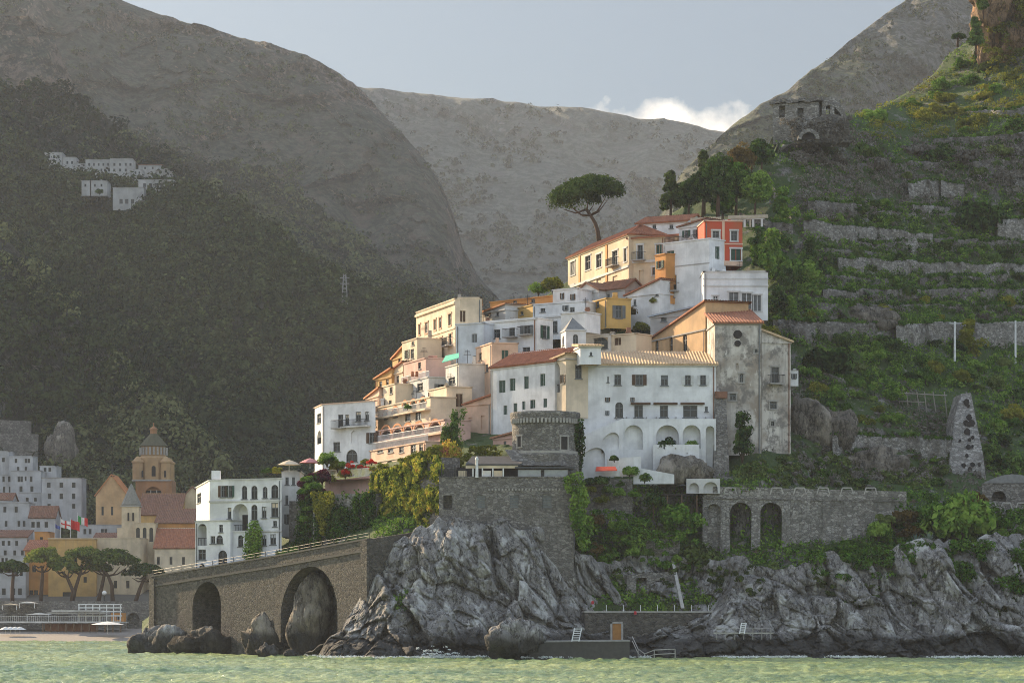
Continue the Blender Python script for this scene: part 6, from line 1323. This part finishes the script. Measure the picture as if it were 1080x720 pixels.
th('orange lit gabled church with a cross left of the cathedral tower',101,134,523,552,600,BRICK,W([107,117],534,543,2.4),('gablef',4.6),dep=10,dD=0,rt=TILEO,name='gabled_church',cat='church')
MB().obox(P(117.5,500,600),(.25,0,0),(0,.25,0),(0,0,2.2)).obox(P(116.2,502.5,600),(.9,0,0),(0,.26,0),(0,0,.25)).build('cross',IRON,bpy.data.objects['gabled_church'])
th('grey battlemented house behind the church roofs',183,202,516,535,660,WHITE2,W([188,196],521,526,2.6),name='house')
# slender turret
tt=thing('church_turret','slender cream turret with a pointed grey roof in front of the cathedral tower','turret',P(138,590,566)); c=P(138.5,590,566)
MB().box(c,3.4,3.4,Zy(533,566)-c.z).build('shaft',GOLD,tt); zt=Zy(533,566); MB().lathe((c.x,c.y,zt),[(1.9,0),(2.0,.25),(1.2,2.),(.35,3.9),(.06,4.4)],8).build('spire',plain('grey_slate',(.24,.23,.20),.9),tt)
for x in (134.5,139.5): MB().obox(P(x,549,564.2),(.35,0,0),(0,-.06,0),(0,0,1.6)).build('slit_window',DARKIN,tt)
MB().box((c.x,c.y,zt-.25),3.8,3.8,.25).build('cornice',STONE,tt); MB().box((c.x-.2,c.y,c.z-.1),4.6,4.4,Zy(556,566)-c.z).build('base',GOLD,tt)
# cathedral tower
def campanile():
    D=612; k=D/F; c=P(162,560,D); t=thing('cathedral_tower','ornate brown cathedral bell tower with corner turrets and a grey green dome','bell tower',c)
    BR=plaster('brick_brown',(.36,.18,.085),.6); BR2=plaster('brick_pale',(.42,.27,.14),.7)
    z=lambda y:Zy(y,D); w_=38*k
    f=Face((143,D-w_/2),(181,D-w_/2)); mb=MB(); z0,z1=c.z,z(507); ops=[(*f.rect(152.5,171,513,529),True,1.0)]
    n_=[f]; wall_face(mb,f.A,f.U,f.L,z0,z1,f.n,ops)
    a,b=f.A,f.B; d=Vector((0,w_,0))
    for p,q in ((a+d,a),(b,b+d),(b+d,a+d)):
        u=(q-p).normalized(); wall_face(mb,p,u,w_,z0,z1,(u.y,-u.x),[])
    mb.poly([Vector((p.x,p.y,z1)) for p in (a,b,b+d,a+d)]); mb.build('lower_stage',BR,t)
    u0,u1,v0,v1=ops[0][:4]; fr=MB()
    for q in (.33,.67): fr.obox(f.pt(u0+(u1-u0)*q-.1,v0,.5),f.U*.2,f.n*-.2,(0,0,(v1-v0)*.8))
    fr.obox(f.pt(u0,v0,.5),f.U*(u1-u0),f.n*-.2,(0,0,.5)); fr.build('arch_tracery',STONE,t); MB().quad(f.pt(u0,v0,.96),f.pt(u1,v0,.96),f.pt(u1,v1-.8,.96),f.pt(u0,v1-.8,.96)).build('dark_opening',DARKIN,t)
    m=MB()
    for zz in (z1,z(531.5)): 
        m.box((c.x,D,zz-.2),w_+.5,w_+.5,.35)
    m.build('cornice',STONE,t)
    # belfry: octagonal core with corner turrets
    m=MB().lathe((c.x,D,0),[(w_*.46,z1),(w_*.46,z(483)),(w_*.36,z(481)),(w_*.36,z(470))],8,math.pi/8,2*math.pi+math.pi/8); m.build('belfry',BR2,t)
    for sx in (-1,1):
        for sy in (-1,1):
            cc=(c.x+sx*w_*.385,D+sy*w_*.385,0); m=MB().lathe(cc,[(1.15,z1),(1.15,z(489)),(1.35,z(488.5)),(1.35,z(487)),(.9,z(485.5)),(.5,z(483)),(0,z(481.5))],10).build('corner_turret',BR2,t)
    yy=D-w_*.46*math.cos(math.pi/8)
    for x,w2,ya,yb in ((162,4.2,491,502),(150.2,2.,496,503),(174,2.,496,503)):
        cc=P(x,yb,yy-.1 if x==162 else D-w_*.385-1.2); hw=w2*k/2; hh=z(ya)-z(yb)
        m=MB().prism([cc+Vector((-hw,0,0)),cc+Vector((hw,0,0))]+[cc+Vector((hw*math.cos(math.pi*q/8),0,hh-hw+hw*math.sin(math.pi*q/8))) for q in range(9)],(0,.1,0)); m.build('arched_opening',DARKIN,t)
    m=MB()
    for q in range(12):
        g=math.pi+math.pi*q/11; p=Vector((c.x+w_*.37*math.cos(g),D+w_*.37*math.sin(g),z(480))); m.tube([p,p+Vector((0,0,z(472)-z(480)))],.22,6); 
    m.build('blind_arcade',STONE,t)
    MB().lathe((c.x,D,0),[(w_*.385,z(471)),(w_*.40,z(470.3)),(w_*.385,z(469.5)),(w_*.27,z(464.5)),(w_*.16,z(460)),(w_*.09,z(457.2))],16).build('dome',plain('green_tile_dome',(.11,.105,.07),.95,spec=.1),t)
    MB().lathe((c.x,D,0),[(.75,z(458)),(.75,z(453)),(.95,z(452.6)),(.6,z(451)),(.15,z(449.5)),(.1,z(446)),(0,z(445.5))],10).build('lantern',BR,t)
campanile()
# stepped rock terraces above the white cluster
for k,(x0,x1,yt,h) in enumerate(((-20,40,455,14),(-20,62,468,10),(-10,32,440,12),(40,60,478,8))):
    f=Face((x0,668+k*2),(x1,664+k*2)); t=tag(MB().prism([f.pt(0,Zy(yt,665)),f.pt(f.L,Zy(yt+3,665)),f.pt(f.L,Zy(yt+h+20,665)),f.pt(0,Zy(yt+h+20,665))],(0,1.5,0)).build('terrace_wall',ST_GREY,None,loc=f.pt(f.L/2,Zy(yt+h,665))),('broad grey terrace wall above the white cluster','lowest long grey terrace wall right above the white cluster','highest short grey terrace wall above the white cluster','small grey terrace wall at the right of the white cluster')[k],'terrace wall')
rock('rock_outcrop','pale rocky spur running down behind the white cluster',"rock",66,488,664,4,5,9,51,RKB,sub=26)
# flags
def flag(label,xp,yb,yt,D,cols,x1,y0,y1,cross=None,hang=.35):
    t=thing('flag',label,'flag',P(xp,yb,D)); MB().tube([P(xp,yb,D),P(xp,yt,D)],.06,5).build('pole',LEADW,t)
    n=len(cols); w_=(x1-xp)
    def q(s,v):  # s along, v down
        return P(xp+w_*s,y0+(y1-y0)*v+3.0*s*hang*4+.6*math.sin(s*5+v),D+.5*math.sin(s*6))
    if cross:
        m=MB()
        for i in range(10): m.quad(q(i/10,0),q((i+1)/10,0),q((i+1)/10,1),q(i/10,1))
        m.build('cloth',cols[0],t); m=MB(); dv=Vector((0,-.06,0))
        for i in range(10): m.quad(q(i/10,.42)+dv,q((i+1)/10,.42)+dv,q((i+1)/10,.58)+dv,q(i/10,.58)+dv)
        m.quad(q(.42,0)+dv*1.5,q(.58,0)+dv*1.5,q(.58,1)+dv*1.5,q(.42,1)+dv*1.5); m.build('cross',cols[1],t)
    else:
        for k in range(n):
            m=MB()
            for i in range(4): a=(k+i/4)/n; b=(k+(i+1)/4)/n; m.quad(q(a,0),q(b,0),q(b,1),q(a,1))
            m.build('stripe' if n>1 else 'cloth',cols[k],t)
FR=plain('flag_red',(.60,.02,.02),.8); FW=plain('flag_white',(.8,.78,.74),.8); FG=plain('flag_green',(.03,.30,.07),.8); FB=plain('flag_blue',(.10,.14,.40),.8)
flag('white flag with a red cross flying over the ochre hall',64,569,545,560,[FW,FR],74.5,546.5,555,True)
flag('plain red flag between the white and the tricolour flag',74.5,569,546,561,[FR],84,547,556.5)
flag('green white and red tricolour flag flying over the ochre hall',82,569,540,562,[FG,FW,FR],92.5,543,551.5)
flag('small blue flag left of the white flag with red cross',58,569,549,561,[FB],64,551.5,555.5)
# pines on the promenade
for k,(x,tr,cr,l_) in enumerate(((14,[(13,637),(13,620),(14,606),(14,600)],(13,600,36,20,0),'dark umbrella pine at the left frame edge on the promenade'),(44,[(43,637),(44,615),(45,603),(44,597)],(45,590,40,32,0),'tall bushy pine with a straight trunk second from the left'),(76,[(75,637),(77,623),(71,609),(66,603)],(67,598,36,20,.1),'lower left crown of the forked pine'),(84,[(76,637),(79,622),(84,606),(87,596)],(88,589,46,30,0),'big umbrella pine with a forked trunk in the middle'),(118,[(119,637),(118,617),(114,607),(110,600)],(118,593,58,28,-.08),'wide umbrella pine with a v-shaped trunk third from the right'),(107,[(103,637),(107,620),(110,606),(110,601)],(105,599,26,12,0),'slim leaning pine left of the wide umbrella pine'),(152,[(142,637),(147,622),(151,612),(153,607)],(152,605,44,24,0),'dark pine overhanging the seawall end'))):
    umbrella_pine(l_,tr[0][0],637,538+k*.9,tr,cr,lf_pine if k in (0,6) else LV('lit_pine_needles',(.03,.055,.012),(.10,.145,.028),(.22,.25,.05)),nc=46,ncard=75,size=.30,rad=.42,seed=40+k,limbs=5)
# beach pavilion
bp=thing('beach_pavilion','two storey white beach pavilion with railed decks on stilts','pavilion',P(85,668,520)); f=Face((-20,521),(128,519))
for nm,ya,yb,x0,x1,dpt in (('deck',655.2,656.6,-18,127,7),('upper_deck',645.4,646.4,50,110,5)):
    u0,u1=f.u(x0),f.u(x1); MB().obox(f.pt(u0,f.z(60,yb),0),f.U*(u1-u0),f.n*-dpt,(0,0,f.z(60,ya)-f.z(60,yb))).build(nm,WHITE2,bp)
for x in np.linspace(44,126,11): MB().obox(f.pt(f.u(x),f.z(x,669),.2),f.U*.25,f.n*-.25,(0,0,f.z(x,656.7)-f.z(x,669))).build('stilt',WOOD,bp)
MB().obox(f.pt(f.u(44),f.z(60,668),2.2),f.U*9.5,f.n*-.2,(0,0,f.z(60,657)-f.z(60,668))).build('kiosk_wall',plaster('red_brown_boards',(.30,.13,.07),.5),bp)
parapet_rail(bp,f,f.u(-17),f.u(126),f.z(60,655.2),.1,1.0,LEADW,.35)
for x in np.linspace(80,124,7): MB().obox(f.pt(f.u(x),f.z(x,655.1),2),f.U*.18,f.n*-.18,(0,0,3.1)).build('post',LEADW,bp)
m=MB()
for y in (637.5,641,645,649.5): m.obox(f.pt(f.u(79.5),f.z(100,y),1.98),f.U*8.2,f.n*-.14,(0,0,.2))
m.build('lattice_rail',LEADW,bp); MB().obox(f.pt(f.u(55),f.z(60,644.5),-.4),f.U*8.6,f.n*-5,(0,0,.25)).build('canopy',WHITE2,bp)
MB().obox(f.pt(f.u(114),f.z(120,655),2.4),f.U*2.4,f.n*-2,(0,0,f.z(120,646)-f.z(120,655))).build('orange_cabin',ORNG,bp); MB().obox(f.pt(f.u(120),f.z(120,653),2.36),f.U*.7,f.n*-.06,(0,0,.8)).build('cabin_window',DARKIN,bp)
def shelter(label,x0,x1,yt,yb,D,mat):
    t=thing('beach_shelter',label,'shelter',P((x0+x1)/2,yb,D)); f=Face((x0,D),(x1,D)); MB().prism([f.pt(-.2,Zy(yt+1.6,D),-.3),f.pt(f.L/2,Zy(yt,D),-.3),f.pt(f.L+.2,Zy(yt+1.6,D),-.3)],(0,3,0)).build('canopy',mat,t)
    for u in (.1,f.L-.1): MB().tube([f.pt(u,Zy(yb,D)),f.pt(u,Zy(yt+1.6,D))],.07,5).build('post',LEADW,t)
shelter('white canvas shelter on the promenade above the beach, larger one',20,37,634,641,527,FW); shelter('pale canvas shelter at the left end of the promenade',2,18,636,643,527,CREAM); shelter('low white canopy on the deck under the pines',28,52,646,655,524,FW)
parasol('white beach umbrella below the pavilion deck',113.5,655,668,510,3.0,FW)
for k,x in enumerate((6,11,16,21)): parasol('small white beach umbrella in the row at the left end of the beach',x,660.5,668,512,1.2,FW)
for o in [o for o in bpy.data.objects if o.get('label')=='small white beach umbrella in the row at the left end of the beach']: o['group']='row of small beach umbrellas'
lp=thing('street_lamp','white globe street lamp on the promenade between the pines','lamp',P(110,637,533)); MB().tube([P(110,637,533),P(110,626,533)],.09,6).build('post',IRON,lp); MB().lathe(P(110,625,533),[(0,-.45),(.4,-.2),(.45,.1),(.25,.4),(0,.48)],10).build('globe',FW,lp)
# ---------------------------------------------------------------- village on the wooded hill
VD=790
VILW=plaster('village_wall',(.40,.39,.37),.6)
def vh_(label,x0,x1,yt,yb,D,wins,mat=VILW,roof=('flat',.4),dD=0): return th(label,x0,x1,yt,yb,D,mat,wins,roof,dD,8)
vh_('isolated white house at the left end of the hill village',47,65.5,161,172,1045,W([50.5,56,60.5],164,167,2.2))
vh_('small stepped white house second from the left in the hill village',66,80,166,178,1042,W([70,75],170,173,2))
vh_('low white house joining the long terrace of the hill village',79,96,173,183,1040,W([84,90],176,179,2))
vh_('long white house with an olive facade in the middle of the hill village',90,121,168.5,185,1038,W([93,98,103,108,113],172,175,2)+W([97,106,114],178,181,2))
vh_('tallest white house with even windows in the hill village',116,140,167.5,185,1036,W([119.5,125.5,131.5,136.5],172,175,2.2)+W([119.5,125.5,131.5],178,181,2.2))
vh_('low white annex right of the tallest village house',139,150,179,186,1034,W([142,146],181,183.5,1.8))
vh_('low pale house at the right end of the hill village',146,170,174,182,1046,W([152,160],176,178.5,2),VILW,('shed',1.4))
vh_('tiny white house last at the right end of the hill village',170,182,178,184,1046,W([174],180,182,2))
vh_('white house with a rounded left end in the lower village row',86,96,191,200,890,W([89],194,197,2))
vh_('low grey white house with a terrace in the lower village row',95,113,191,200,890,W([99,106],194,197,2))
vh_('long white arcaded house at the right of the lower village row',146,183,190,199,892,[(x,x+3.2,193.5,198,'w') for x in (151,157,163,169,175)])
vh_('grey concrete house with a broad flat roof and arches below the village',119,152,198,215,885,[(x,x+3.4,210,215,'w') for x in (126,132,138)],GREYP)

for k,(x,y,w_) in enumerate(((72,184,9),(88,187,10),(110,188,12),(128,190,10),(148,188,9),(165,187,10),(180,190,9),(60,176,9),(80,201,12),(160,203,12),(178,203,10),(105,203,9))):
    plant('garden_tree','dark tree among the white houses of the hill village','tree','trees in the hill village',x,y,w_,'round',lf_dark,D=1030 if y<191 else 884)
# lattice pylon
pl=thing('lattice_pylon','thin steel lattice pylon on the wooded hill','pylon',P(363.5,330,790)); m=MB()
for a,b in (((360,331),(362.3,290)),((367,331),(364.7,290))): m.tube([P(*a,790),P(*b,790)],.16,4); m.tube([P(*a,794),P(*b,791)],.16,4)
for k in range(9):
    y=328-k*4.4; w_=3.4*(1-k/12)+.6; m.tube([P(363.5-w_,y,790),P(363.5+w_,y-4,790)],.09,4); m.tube([P(363.5+w_,y,790),P(363.5-w_,y-4,790)],.09,4)
m.build('frame',plain('galvanised_steel',(.24,.24,.24),.6),pl)
for y in (293,299): MB().tube([P(358.5,y,790),P(368.5,y,790)],.12,4).build('crossarm',_M['galvanised_steel'],pl)
